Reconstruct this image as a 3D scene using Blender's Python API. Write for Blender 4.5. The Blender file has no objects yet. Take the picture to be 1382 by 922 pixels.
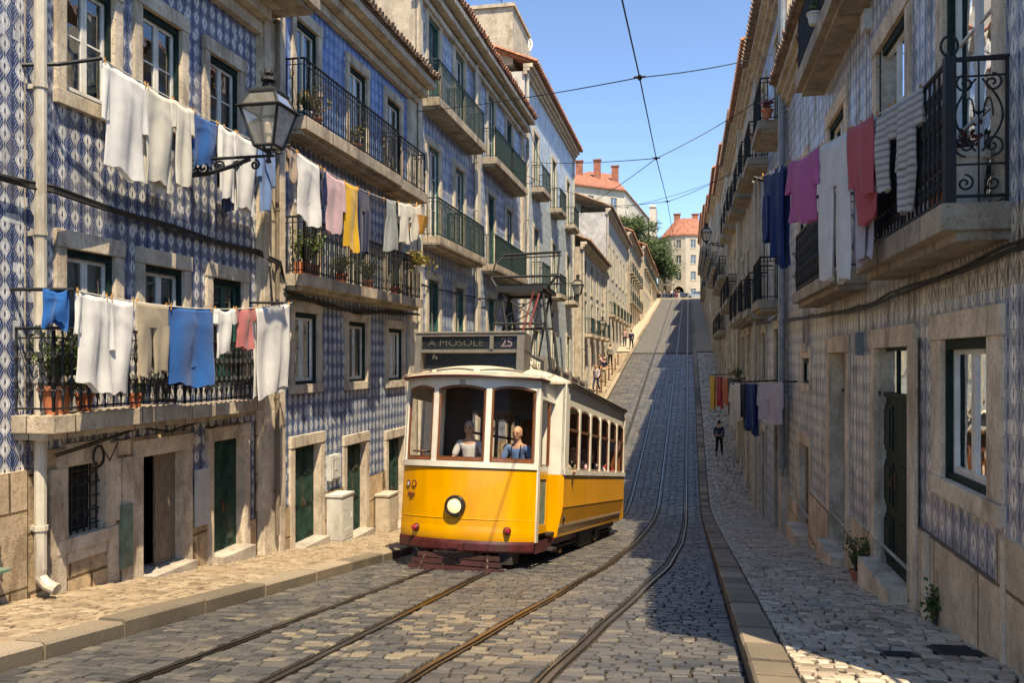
import bpy, math, random
from mathutils import Vector, Matrix
random.seed(7)
PI=math.pi; R=math.radians
sin,cos=math.sin,math.cos
sc=bpy.context.scene
col=sc.collection
TH=R(11.86)

# ------------------------------------------------------------------ materials
def nt(name):
    m=bpy.data.materials.new(name); m.use_nodes=True
    t=m.node_tree; b=t.nodes['Principled BSDF']
    return m,t,b
def N(t,kind,**kw):
    n=t.nodes.new(kind)
    for k,v in kw.items():
        if k.startswith('i_'): n.inputs[int(k[2:])].default_value=v
        else: setattr(n,k,v)
    return n
def math_(t,op,a,b=None,c=None):
    n=t.nodes.new('ShaderNodeMath'); n.operation=op
    for i,x in enumerate((a,b,c)):
        if x is None: continue
        if isinstance(x,(int,float)): n.inputs[i].default_value=x
        else: t.links.new(x,n.inputs[i])
    return n.outputs[0]
def mixc(t,f,a,b,mode='MIX'):
    n=t.nodes.new('ShaderNodeMix'); n.data_type='RGBA'; n.blend_type=mode; n.clamp_factor=True
    for i,x in ((0,f),(6,a),(7,b)):
        if isinstance(x,(int,float)): n.inputs[i].default_value=x
        elif isinstance(x,tuple): n.inputs[i].default_value=(x+(1,))[:4]
        else: t.links.new(x,n.inputs[i])
    return n.outputs[2]
def pos(t): return t.nodes.new('ShaderNodeNewGeometry').outputs['Position']
def objc(t): return t.nodes.new('ShaderNodeTexCoord').outputs['Object']
def noise(t,vec,scale,detail=4,rough=.55,stretch=None):
    if stretch:
        mp=t.nodes.new('ShaderNodeMapping'); mp.inputs['Scale'].default_value=stretch
        t.links.new(vec,mp.inputs[0]); vec=mp.outputs[0]
    n=t.nodes.new('ShaderNodeTexNoise'); n.inputs['Scale'].default_value=scale
    n.inputs['Detail'].default_value=detail; n.inputs['Roughness'].default_value=rough
    t.links.new(vec,n.inputs['Vector']); return n.outputs[0]
def ramp(t,f,lo,hi,a=0.0,b=1.0):
    n=t.nodes.new('ShaderNodeMapRange'); n.interpolation_type='SMOOTHSTEP'
    t.links.new(f,n.inputs[0])
    for i,x in ((1,lo),(2,hi),(3,a),(4,b)): n.inputs[i].default_value=x
    return n.outputs[0]
def bump(t,b,h,strength=.3,dist=.01,normal=None):
    n=t.nodes.new('ShaderNodeBump'); n.inputs['Strength'].default_value=strength; n.inputs['Distance'].default_value=dist
    t.links.new(h,n.inputs['Height'])
    if normal: t.links.new(normal,n.inputs['Normal'])
    t.links.new(n.outputs[0],b.inputs['Normal']); return n
def basic(name,c,rough=.6,metal=0,var=.18,scale=6,bmp=0,spec=.5,coat=0,dirt=None,obj=False,stretch=None):
    m,t,b=nt(name)
    v=objc(t) if obj else pos(t)
    n=noise(t,v,scale,5,.6,stretch)
    c1=tuple(x*(1-var) for x in c); c2=tuple(min(1,x*(1+var)) for x in c)
    o=mixc(t,ramp(t,n,.3,.7),c1,c2)
    if dirt:
        n2=noise(t,v,scale*.35,6,.7,(1,1,.3)); o=mixc(t,ramp(t,n2,.5,.72,0,.8),o,dirt)
    t.links.new(o,b.inputs['Base Color'])
    b.inputs['Roughness'].default_value=rough; b.inputs['Metallic'].default_value=metal
    b.inputs['Specular IOR Level'].default_value=spec; b.inputs['Coat Weight'].default_value=coat
    if bmp: bump(t,b,noise(t,v,scale*6,4),bmp,.01)
    return m
def st_coords(t):
    g=t.nodes.new('ShaderNodeNewGeometry')
    s=t.nodes.new('ShaderNodeSeparateXYZ'); t.links.new(g.outputs['Position'],s.inputs[0])
    n=t.nodes.new('ShaderNodeSeparateXYZ'); t.links.new(g.outputs['True Normal'],n.inputs[0])
    k=math_(t,'GREATER_THAN',math_(t,'ABSOLUTE',n.outputs[0]),.5)
    a=math_(t,'ADD',math_(t,'MULTIPLY',s.outputs[1],k),math_(t,'MULTIPLY',s.outputs[0],math_(t,'SUBTRACT',1.0,k)))
    return a,s.outputs[2],g.outputs['Position']
def tile(name,P,white,blue,mid,wear=.35,soft=1.0,off=0):
    m,t,b=nt(name)
    s0,z0,p=st_coords(t)
    d=noise(t,p,9,2); d2=noise(t,p,7,2)
    s=math_(t,'ADD',s0,math_(t,'MULTIPLY',math_(t,'SUBTRACT',d,.5),.035*P/.3))
    z=math_(t,'ADD',z0,math_(t,'MULTIPLY',math_(t,'SUBTRACT',d2,.5),.04*P/.3))
    x=math_(t,'ABSOLUTE',math_(t,'SUBTRACT',math_(t,'FRACT',math_(t,'DIVIDE',s,P)),.5))
    bb=math_(t,'MULTIPLY',z,2*PI/(P*1.15))
    cb=math_(t,'COSINE',bb)
    w=math_(t,'MULTIPLY_ADD',cb,.13,.245)
    dd=math_(t,'SUBTRACT',x,w)                 # <0 inside motif one
    line=ramp(t,math_(t,'ABSOLUTE',dd),.018*soft,.05*soft,1,0)
    line2=ramp(t,math_(t,'ABSOLUTE',math_(t,'ADD',dd,.11)),.006*soft,.03*soft,.75,0)
    inside=math_(t,'LESS_THAN',dd,0)
    # leaf in the middle of motif one
    lw=math_(t,'MULTIPLY_ADD',math_(t,'COSINE',math_(t,'MULTIPLY',bb,2)),.03,.026)
    leaf=ramp(t,math_(t,'SUBTRACT',x,lw),-.01,.015,1,0)
    veins=math_(t,'MULTIPLY',ramp(t,math_(t,'SINE',math_(t,'ADD',math_(t,'MULTIPLY',bb,4),math_(t,'MULTIPLY',x,42))),.45,.9),.5)
    xo=math_(t,'SUBTRACT',.5,x)
    lw2=math_(t,'MULTIPLY_ADD',cb,-.05,.055)
    leaf2=ramp(t,math_(t,'SUBTRACT',xo,lw2),-.01,.02,1,0)
    c1=mixc(t,math_(t,'MAXIMUM',math_(t,'MAXIMUM',leaf,line2),math_(t,'MULTIPLY',veins,.6)),white,blue)
    c2=mixc(t,veins,mid,white)
    c2=mixc(t,leaf2,c2,blue)
    c=mixc(t,inside,c2,c1)
    c=mixc(t,line,c,blue)
    # glaze tone per tile
    q=P/2
    fs=math_(t,'FLOOR',math_(t,'DIVIDE',s0,q)); fz=math_(t,'FLOOR',math_(t,'DIVIDE',z0,q))
    cx=t.nodes.new('ShaderNodeCombineXYZ'); t.links.new(fs,cx.inputs[0]); t.links.new(fz,cx.inputs[1])
    wn=t.nodes.new('ShaderNodeTexWhiteNoise'); wn.noise_dimensions='2D'; t.links.new(cx.outputs[0],wn.inputs[0])
    tone=math_(t,'MULTIPLY_ADD',wn.outputs[0],.34,.8)
    tc=t.nodes.new('ShaderNodeCombineColor'); [t.links.new(tone,tc.inputs[i]) for i in range(3)]
    c=mixc(t,1.0,c,tc.outputs[0],'MULTIPLY')
    odd=ramp(t,wn.outputs[0],.972,.976); c=mixc(t,math_(t,'MULTIPLY',odd,.7),c,tuple(x*.9 for x in white))
    # grout
    gs=math_(t,'ABSOLUTE',math_(t,'SUBTRACT',math_(t,'FRACT',math_(t,'DIVIDE',s0,q)),.5))
    gz=math_(t,'ABSOLUTE',math_(t,'SUBTRACT',math_(t,'FRACT',math_(t,'DIVIDE',z0,q)),.5))
    g=ramp(t,math_(t,'MAXIMUM',gs,gz),.475,.492)
    c=mixc(t,math_(t,'MULTIPLY',g,.75),c,(.10,.095,.09))
    # weathering: faded patches, streaks of dirt
    n1=noise(t,p,1.3,5,.65); n2=noise(t,p,5,5,.7,(1,1,.18)); n3=noise(t,p,22,3,.6)
    c=mixc(t,math_(t,'MULTIPLY',ramp(t,n1,.48,.7),wear),c,(.46,.42,.36))
    c=mixc(t,math_(t,'MULTIPLY',ramp(t,n2,.48,.70),.7),c,(.13,.12,.12))
    c=mixc(t,math_(t,'MULTIPLY',ramp(t,n3,.66,.72),.75),c,(.33,.27,.2))
    t.links.new(c,b.inputs['Base Color'])
    t.links.new(ramp(t,n2,.4,.7,.28,.7),b.inputs['Roughness'])
    h=math_(t,'SUBTRACT',math_(t,'MULTIPLY_ADD',wn.outputs[0],.3,math_(t,'MULTIPLY',n3,.3)),g)
    bump(t,b,h,.35,.006)
    return m
def stone(name,c,dark,bw=0,bh=.4,joint=.012,rough=.85,bev=True,stain=.6):
    m,t,b=nt(name)
    s,z,p=st_coords(t)
    n1=noise(t,p,2.2,6,.62); n2=noise(t,p,16,5,.7); n3=noise(t,p,3.2,6,.7,(1,1,.35)); n4=noise(t,p,60,3,.6)
    o=mixc(t,ramp(t,n1,.3,.7),tuple(x*.74 for x in c),tuple(min(1,x*1.22) for x in c))
    o=mixc(t,ramp(t,n2,.45,.75,0,.55),o,tuple(x*.5 for x in c))
    o=mixc(t,math_(t,'MULTIPLY',ramp(t,n3,.49,.66),stain),o,dark)
    o=mixc(t,ramp(t,n4,.6,.7,0,.35),o,(.75,.68,.55))
    vo=t.nodes.new('ShaderNodeTexVoronoi'); vo.feature='DISTANCE_TO_EDGE'; vo.inputs['Scale'].default_value=1.7
    wv=t.nodes.new('ShaderNodeVectorMath'); wv.operation='ADD'; nn=t.nodes.new('ShaderNodeTexNoise'); nn.inputs['Scale'].default_value=3.5; nn.inputs['Detail'].default_value=4
    t.links.new(p,nn.inputs['Vector']); t.links.new(p,wv.inputs[0]); t.links.new(nn.outputs[1],wv.inputs[1]); t.links.new(wv.outputs[0],vo.inputs['Vector'])
    crk=math_(t,'MULTIPLY',ramp(t,vo.outputs[0],.0,.022,1,0),ramp(t,n1,.52,.66))
    pit=ramp(t,noise(t,p,34,3,.6),.60,.68)
    o=mixc(t,math_(t,'MULTIPLY',crk,.4),o,tuple(x*.5 for x in dark)); o=mixc(t,math_(t,'MULTIPLY',pit,.5),o,dark)
    h=math_(t,'SUBTRACT',math_(t,'MULTIPLY_ADD',n2,.8,math_(t,'MULTIPLY',n4,.3)),math_(t,'ADD',crk,math_(t,'MULTIPLY',pit,.6)))
    if bw:
        br=t.nodes.new('ShaderNodeTexBrick'); cv=t.nodes.new('ShaderNodeCombineXYZ')
        w=noise(t,p,3,2)
        t.links.new(math_(t,'MULTIPLY_ADD',w,.03,s),cv.inputs[0]); t.links.new(math_(t,'MULTIPLY_ADD',w,-.03,z),cv.inputs[1]); t.links.new(cv.outputs[0],br.inputs['Vector'])
        br.inputs['Color1'].default_value=(.75,.75,.75,1); br.inputs['Color2'].default_value=(1.15,1.1,1.05,1); br.inputs['Mortar'].default_value=(.28,.24,.2,1)
        br.inputs['Scale'].default_value=1; br.inputs['Mortar Size'].default_value=joint; br.inputs['Mortar Smooth'].default_value=.3
        br.inputs['Brick Width'].default_value=bw; br.inputs['Row Height'].default_value=bh; br.inputs['Bias'].default_value=0
        br.offset=.37; br.squash=1.35; br.squash_frequency=3
        o=mixc(t,1.0,o,br.outputs[0],'MULTIPLY')
        h=math_(t,'SUBTRACT',h,math_(t,'MULTIPLY',br.outputs[1],1.6))
    t.links.new(o,b.inputs['Base Color']); b.inputs['Roughness'].default_value=rough
    b.inputs['Specular IOR Level'].default_value=.3
    nb=None
    if bev:
        bv=t.nodes.new('ShaderNodeBevel'); bv.samples=3; bv.inputs[0].default_value=.018; nb=bv.outputs[0]
    bump(t,b,h,.55,.014,nb)
    return m
def cobble(name,cols,rough=.55,patch=None):
    m,t,b=nt(name)
    at=t.nodes.new('ShaderNodeAttribute'); at.attribute_name='tone'
    f=at.outputs['Fac']; p=pos(t)
    cr=t.nodes.new('ShaderNodeValToRGB'); e=cr.color_ramp.elements
    e[0].position=0; e[0].color=cols[0]+(1,); e[1].position=1; e[1].color=cols[-1]+(1,)
    for i,c in enumerate(cols[1:-1]):
        x=e.new((i+1)/(len(cols)-1)); x.color=c+(1,)
    t.links.new(f,cr.inputs[0])
    n=noise(t,p,45,5,.7); n2=noise(t,p,1.1,5,.6)
    o=mixc(t,ramp(t,n,.4,.75,0,.5),cr.outputs[0],tuple(x*.55 for x in cols[0]))
    o=mixc(t,ramp(t,n2,.42,.68,0,.5),o,patch or tuple(x*1.15 for x in cols[-1]))
    t.links.new(o,b.inputs['Base Color'])
    t.links.new(ramp(t,n,.3,.7,rough-.15,rough+.2),b.inputs['Roughness'])
    bump(t,b,n,.45,.006)
    return m
def cloth_mat(name,c,stripe=None,n=24):
    m,t,b=nt(name)
    v=objc(t)
    o=mixc(t,ramp(t,noise(t,v,5,4),.3,.7),tuple(x*.88 for x in c),c)
    if stripe:
        s=t.nodes.new('ShaderNodeSeparateXYZ'); t.links.new(v,s.inputs[0])
        k=ramp(t,math_(t,'SINE',math_(t,'MULTIPLY',s.outputs[2],2*PI*n)),.1,.5)
        o=mixc(t,k,o,stripe)
    t.links.new(o,b.inputs['Base Color']); b.inputs['Roughness'].default_value=.9; b.inputs['Specular IOR Level'].default_value=.15
    b.inputs['Sheen Weight'].default_value=.2
    tr=t.nodes.new('ShaderNodeBsdfTranslucent'); t.links.new(o,tr.inputs[0])
    mx=t.nodes.new('ShaderNodeMixShader'); mx.inputs[0].default_value=.3
    t.links.new(b.outputs[0],mx.inputs[1]); t.links.new(tr.outputs[0],mx.inputs[2])
    t.links.new(mx.outputs[0],t.nodes['Material Output'].inputs[0])
    wr=noise(t,v,5,5,.65,(2.2,2.2,.9)); bump(t,b,math_(t,'MULTIPLY_ADD',noise(t,v,70,3),.10,wr),.4,.02)
    return m
def glass(name,tint=(.55,.62,.62),base=.12,clear=True,dark=(.02,.025,.03)):
    m,t,b=nt(name)
    p=pos(t)
    gl=t.nodes.new('ShaderNodeBsdfGlossy'); gl.inputs['Roughness'].default_value=.03; gl.inputs[0].default_value=(.9,.95,1,1)
    bp=t.nodes.new('ShaderNodeBump'); bp.inputs['Strength'].default_value=.12; bp.inputs['Distance'].default_value=.05
    t.links.new(noise(t,p,2.3,2),bp.inputs['Height']); t.links.new(bp.outputs[0],gl.inputs['Normal'])
    lw=t.nodes.new('ShaderNodeFresnel'); lw.inputs[0].default_value=1.5
    fac=math_(t,'MULTIPLY_ADD',lw.outputs[0],.85 if base>0 else .12,base)
    mx=t.nodes.new('ShaderNodeMixShader'); t.links.new(fac,mx.inputs[0])
    if clear:
        tr=t.nodes.new('ShaderNodeBsdfTransparent'); tr.inputs[0].default_value=tint+(1,)
    else:
        tr=t.nodes.new('ShaderNodeBsdfDiffuse')
        t.links.new(mixc(t,ramp(t,noise(t,p,1.4,3),.4,.6),dark,tuple(x*3 for x in dark)),tr.inputs[0])
    t.links.new(tr.outputs[0],mx.inputs[1]); t.links.new(gl.outputs[0],mx.inputs[2])
    t.links.new(mx.outputs[0],t.nodes['Material Output'].inputs[0])
    return m
def leafmat(name,a,bc):
    m,t,b=nt(name)
    at=t.nodes.new('ShaderNodeAttribute'); at.attribute_name='tone'
    o=mixc(t,at.outputs['Fac'],a,bc)
    t.links.new(o,b.inputs['Base Color']); b.inputs['Roughness'].default_value=.55
    tr=t.nodes.new('ShaderNodeBsdfTranslucent'); t.links.new(o,tr.inputs[0])
    mx=t.nodes.new('ShaderNodeMixShader'); mx.inputs[0].default_value=.3
    t.links.new(b.outputs[0],mx.inputs[1]); t.links.new(tr.outputs[0],mx.inputs[2])
    t.links.new(mx.outputs[0],t.nodes['Material Output'].inputs[0])
    return m
def emit(name,c,s):
    m,t,b=nt(name); b.inputs['Base Color'].default_value=c+(1,)
    b.inputs['Emission Color'].default_value=c+(1,); b.inputs['Emission Strength'].default_value=s; return m

M={}
M['tileA']=tile('azulejo_deep',.20,(.72,.71,.68),(.010,.028,.105),(.020,.055,.17),.28)
M['tileB']=tile('azulejo_wave',.21,(.68,.69,.68),(.016,.050,.14),(.04,.10,.23),.35)
M['tileB2']=tile('azulejo_bright',.22,(.22,.38,.62),(.012,.06,.27),(.03,.14,.42),.15)
M['tileC']=tile('azulejo_pale',.30,(.62,.64,.66),(.07,.12,.26),(.17,.25,.40),.4)
M['tileD']=tile('azulejo_mint',.34,(.62,.66,.64),(.36,.44,.48),(.46,.54,.56),.4)
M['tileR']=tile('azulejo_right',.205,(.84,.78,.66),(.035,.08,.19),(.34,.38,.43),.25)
M['tileBrown']=tile('azulejo_ochre',.205,(.80,.69,.52),(.085,.065,.055),(.52,.43,.31),.3)
M['stone']=stone('lioz_stone',(.58,.48,.36),(.20,.13,.08))
M['stone_base']=stone('base_blocks',(.47,.345,.215),(.11,.06,.03),.95,.62,.02,stain=1.0)
M['stone_big']=stone('large_blocks_worn',(.50,.38,.25),(.18,.11,.06),.85,.80,.016)
M['stone_r']=stone('jamb_stone_warm_lit',(.74,.59,.42),(.26,.17,.10))  # lighter copy of the left stone, bounced light painted into its colour
M['stone_big_r']=stone('large_warm_blocks_lit',(.74,.575,.39),(.27,.17,.10),.85,.80,.016)  # large blocks raised in tone to paint reflected light on the shaded side
M['stone_pale']=stone('pale_limestone',(.60,.51,.38),(.30,.22,.14))
M['slab']=stone('balcony_slab',(.44,.37,.28),(.15,.11,.08),1.1,3,.01)
M['kerb_tone']=cobble('kerb_blocks',[(.10,.08,.055),(.26,.205,.14),(.40,.32,.225)],.7,(.26,.2,.13))
M['kerb']=stone('kerb_stone',(.42,.36,.29),(.2,.16,.12))
M['stucco']=stone('cream_stucco',(.52,.44,.33),(.26,.2,.14),bev=False)
M['stucco_white']=stone('white_stucco',(.56,.53,.46),(.30,.25,.19),bev=False,stain=.5)
M['stucco_ochre']=stone('ochre_stucco',(.56,.44,.28),(.32,.23,.14),bev=False)
M['stucco_grey']=stone('grey_stucco',(.52,.50,.46),(.3,.27,.23),bev=False)
M['far_cream']=basic('far_cream_wall',(.46,.40,.32),.9,var=.07,scale=.5,dirt=(.36,.31,.24))
M['far_white']=basic('far_white_wall',(.50,.465,.40),.9,var=.06,scale=.5,dirt=(.38,.34,.28))
M['cornice']=stone('cornice_stone',(.52,.43,.32),(.22,.15,.1))
M['green']=basic('dark_green_paint',(.006,.022,.019),.65,spec=.2,bmp=.1,scale=9,var=.4)
M['green_door']=basic('worn_green_door',(.014,.046,.034),.7,spec=.2,bmp=.15,scale=7,var=.35,dirt=(.10,.09,.06))
M['shutter']=basic('green_shutter',(.02,.085,.068),.5,var=.3)
M['white_wood']=basic('white_painted_wood',(.68,.64,.56),.5,var=.14,dirt=(.4,.35,.28))
M['brown_wood']=basic('varnished_wood',(.16,.055,.02),.35,var=.3,scale=10,coat=.3,stretch=(1,1,6))
M['dark_wood']=basic('dark_stained_wood',(.035,.018,.010),.5,var=.3)
M['old_wood']=basic('grey_worn_wood',(.17,.13,.09),.8,var=.35,bmp=.3,scale=12,stretch=(4,4,.6))
M['iron']=basic('black_iron',(.008,.009,.010),.6,metal=0,var=.3,bmp=.1,scale=20)
M['iron_green']=basic('green_black_iron',(.012,.030,.028),.55,metal=0,var=.3,scale=20)
M['glass']=glass('window_glass',(.62,.72,.74),.16)
M['glass_tram']=glass('tram_glass',(.94,.94,.92),.0)
M['glass_far']=glass('far_window_glass',clear=False,base=.1)
M['glass_lamp']=glass('lamp_glass',(.93,.9,.82),.05)
def _seeded():
    t=M['glass_lamp'].node_tree; out=t.nodes['Material Output']; src=out.inputs[0].links[0].from_socket
    d=t.nodes.new('ShaderNodeBsdfDiffuse'); d.inputs[0].default_value=(.75,.70,.6,1); tr=t.nodes.new('ShaderNodeBsdfTranslucent'); tr.inputs[0].default_value=(.8,.76,.68,1)
    a=t.nodes.new('ShaderNodeMixShader'); a.inputs[0].default_value=.5; t.links.new(d.outputs[0],a.inputs[1]); t.links.new(tr.outputs[0],a.inputs[2])
    b=t.nodes.new('ShaderNodeMixShader'); b.inputs[0].default_value=.28; t.links.new(src,b.inputs[1]); t.links.new(a.outputs[0],b.inputs[2]); t.links.new(b.outputs[0],out.inputs[0])
_seeded()
M['curtain']=basic('curtain_cloth',(.62,.60,.54),.9,var=.25,scale=4,stretch=(14,14,.4))
M['curtain_green']=basic('green_curtain',(.12,.32,.26),.9,var=.3,scale=4,stretch=(14,14,.4))
M['dark']=basic('dark_interior',(.02,.018,.016),.9)
M['pipe']=basic('painted_downpipe',(.50,.45,.36),.5,var=.12,scale=5,dirt=(.2,.15,.1))
M['pipe_grey']=basic('grey_downpipe',(.22,.24,.25),.45,var=.2)
M['roof']=basic('terracotta_tiles',(.30,.13,.07),.85,var=.4,scale=5,bmp=.3,dirt=(.12,.09,.06))
M['roof_old']=basic('old_roof_tiles',(.24,.15,.10),.9,var=.45,scale=6,bmp=.3,dirt=(.08,.07,.055))
M['roof_far']=basic('orange_roof_tiles',(.30,.115,.07),.85,var=.3,scale=1.5)
M['cable']=basic('black_cable',(.012,.012,.012),.6)
M['setts']=cobble('basalt_setts',[(.045,.045,.045),(.085,.082,.078),(.13,.118,.10),(.27,.22,.15)],.38,(.14,.12,.095))
M['calcada']=cobble('limestone_calcada',[(.17,.12,.075),(.27,.20,.125),(.36,.27,.175),(.43,.335,.22)],.6,(.30,.215,.13))
M['calcada_r']=cobble('limestone_calcada_lit',[(.20,.155,.11),(.42,.335,.24),(.58,.47,.34),(.70,.59,.44)],.42,(.42,.33,.23))  # right paving lightened and warmed to paint brighter shade into the stones
M['mortar']=basic('joint_earth',(.035,.028,.02),.95,var=.4,scale=12,bmp=.3)
M['road_far']=basic('far_setts',(.108,.102,.094),.7,var=.5,scale=5,bmp=.4)
M['side_far']=basic('far_paving',(.40,.33,.24),.8,var=.25,scale=4,bmp=.3)
M['side_far_r']=basic('far_paving_worn',(.36,.30,.22),.8,var=.3,scale=4,bmp=.3)
M['rail']=basic('polished_rail',(.20,.17,.14),.28,metal=.9,var=.25,scale=3,stretch=(1,.3,1))
M['groove']=basic('rail_groove',(.01,.008,.006),.9)
M['yellow']=basic('tram_yellow',(.70,.305,.003),.33,var=.09,scale=2,coat=.35,bmp=.015,obj=True,dirt=(.50,.22,.01),stretch=(3,3,.7))
M['cream']=basic('tram_cream',(.66,.61,.51),.35,var=.08,scale=4,coat=.2,obj=True,dirt=(.45,.38,.28))
M['tram_roof']=basic('tram_roof_canvas',(.56,.47,.35),.7,var=.15,scale=4,obj=True,dirt=(.34,.26,.18))
M['maroon']=basic('tram_maroon',(.07,.012,.012),.4,var=.3,scale=6,obj=True,dirt=(.05,.03,.025))
M['lifeguard']=basic('lifeguard_brown',(.055,.018,.015),.5,var=.3,obj=True,dirt=(.03,.02,.015))
M['gunmetal']=basic('grey_sign_box',(.14,.125,.105),.5,var=.15,scale=6,obj=True)
M['signblack']=basic('sign_black',(.012,.014,.014),.25,obj=True)
M['board']=basic('slate_board',(.05,.055,.065),.45,obj=True)
M['underframe']=basic('underframe_grime',(.03,.024,.02),.7,var=.4,scale=8,obj=True)
M['axle']=basic('rusty_axle_parts',(.12,.06,.035),.6,metal=.4,var=.4,obj=True)
M['lens']=emit('headlamp_lens',(.85,.62,.34),.42)
M['redlens']=basic('red_lens',(.26,.012,.01),.15,coat=1)
M['text_cream']=basic('letter_cream',(.62,.58,.45),.6)
M['text_dim']=basic('letter_faded',(.06,.06,.04),.6)
M['text_dark']=basic('letter_dark_red',(.14,.03,.02),.6)
M['text_mauve']=basic('letter_mauve',(.17,.12,.13),.6)
M['redpole']=basic('red_striped_pole',(.17,.03,.03),.5)
M['seat']=basic('bench_wood',(.22,.12,.06),.5,obj=True)
M['cab']=basic('grey_metal_cabinet',(.55,.53,.47),.5,var=.1,dirt=(.3,.26,.2))
M['cab2']=basic('sandstone_cabinet',(.46,.38,.28),.7,var=.2,dirt=(.2,.15,.1))
M['plate']=basic('grey_plate',(.42,.42,.40),.5,var=.08)
M['plate_green']=basic('green_plate',(.12,.18,.13),.7,var=.3,dirt=(.2,.16,.1))
M['terracotta']=basic('terracotta_pot',(.45,.14,.06),.75,var=.2,scale=9)
M['whitepot']=basic('white_pot',(.62,.58,.5),.6)
M['leaf']=leafmat('leaf_green',(.025,.06,.012),(.12,.19,.04))
M['leaf_dry']=leafmat('leaf_yellowish',(.10,.10,.02),(.36,.26,.06))
M['leaf_red']=leafmat('leaf_reddish',(.10,.02,.02),(.30,.06,.05))
M['leaf_tree']=leafmat('tree_leaves',(.018,.04,.01),(.085,.13,.03))
M['bark']=basic('bark',(.10,.075,.05),.9,var=.3,bmp=.4)
M['hill']=basic('hill_scrub',(.10,.11,.05),.9,var=.4,scale=.4)
M['wicker']=basic('orange_basket',(.50,.24,.05),.7,var=.2,scale=20,bmp=.3)
M['skin']=basic('skin',(.58,.30,.18),.5,var=.08); M['skin2']=basic('skin_dark',(.26,.14,.09),.5,var=.08)
M['hair']=basic('dark_hair',(.03,.02,.015),.6); M['hairgrey']=basic('grey_hair',(.3,.28,.26),.7)
M['eye']=basic('eye_dark',(.02,.015,.01),.2)
for k,c in dict(white=(.82,.80,.76),offwhite=(.72,.68,.58),cream=(.68,.62,.50),beige=(.46,.38,.27),blue=(.02,.13,.40),sky=(.02,.15,.45),paleblue=(.18,.30,.55),
    pink=(.62,.20,.19),palepink=(.66,.44,.46),rose=(.60,.13,.15),magenta=(.62,.16,.38),yellow=(.75,.44,.03),navy=(.012,.02,.075),navyblue=(.008,.035,.15),
    grey=(.30,.32,.31),lace=(.40,.30,.24),lilac=(.58,.52,.56),black=(.015,.015,.018),red=(.5,.03,.03),orange=(.6,.16,.05),denim=(.04,.06,.12),khaki=(.25,.2,.13)).items():
    M['c_'+k]=cloth_mat('cloth_'+k,c)
M['c_stripe']=cloth_mat('cloth_striped',(.62,.58,.52),(.34,.31,.30),17)
M['c_pinkstripe']=cloth_mat('cloth_pink_striped',(.64,.56,.58),(.50,.36,.40),0)

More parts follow.
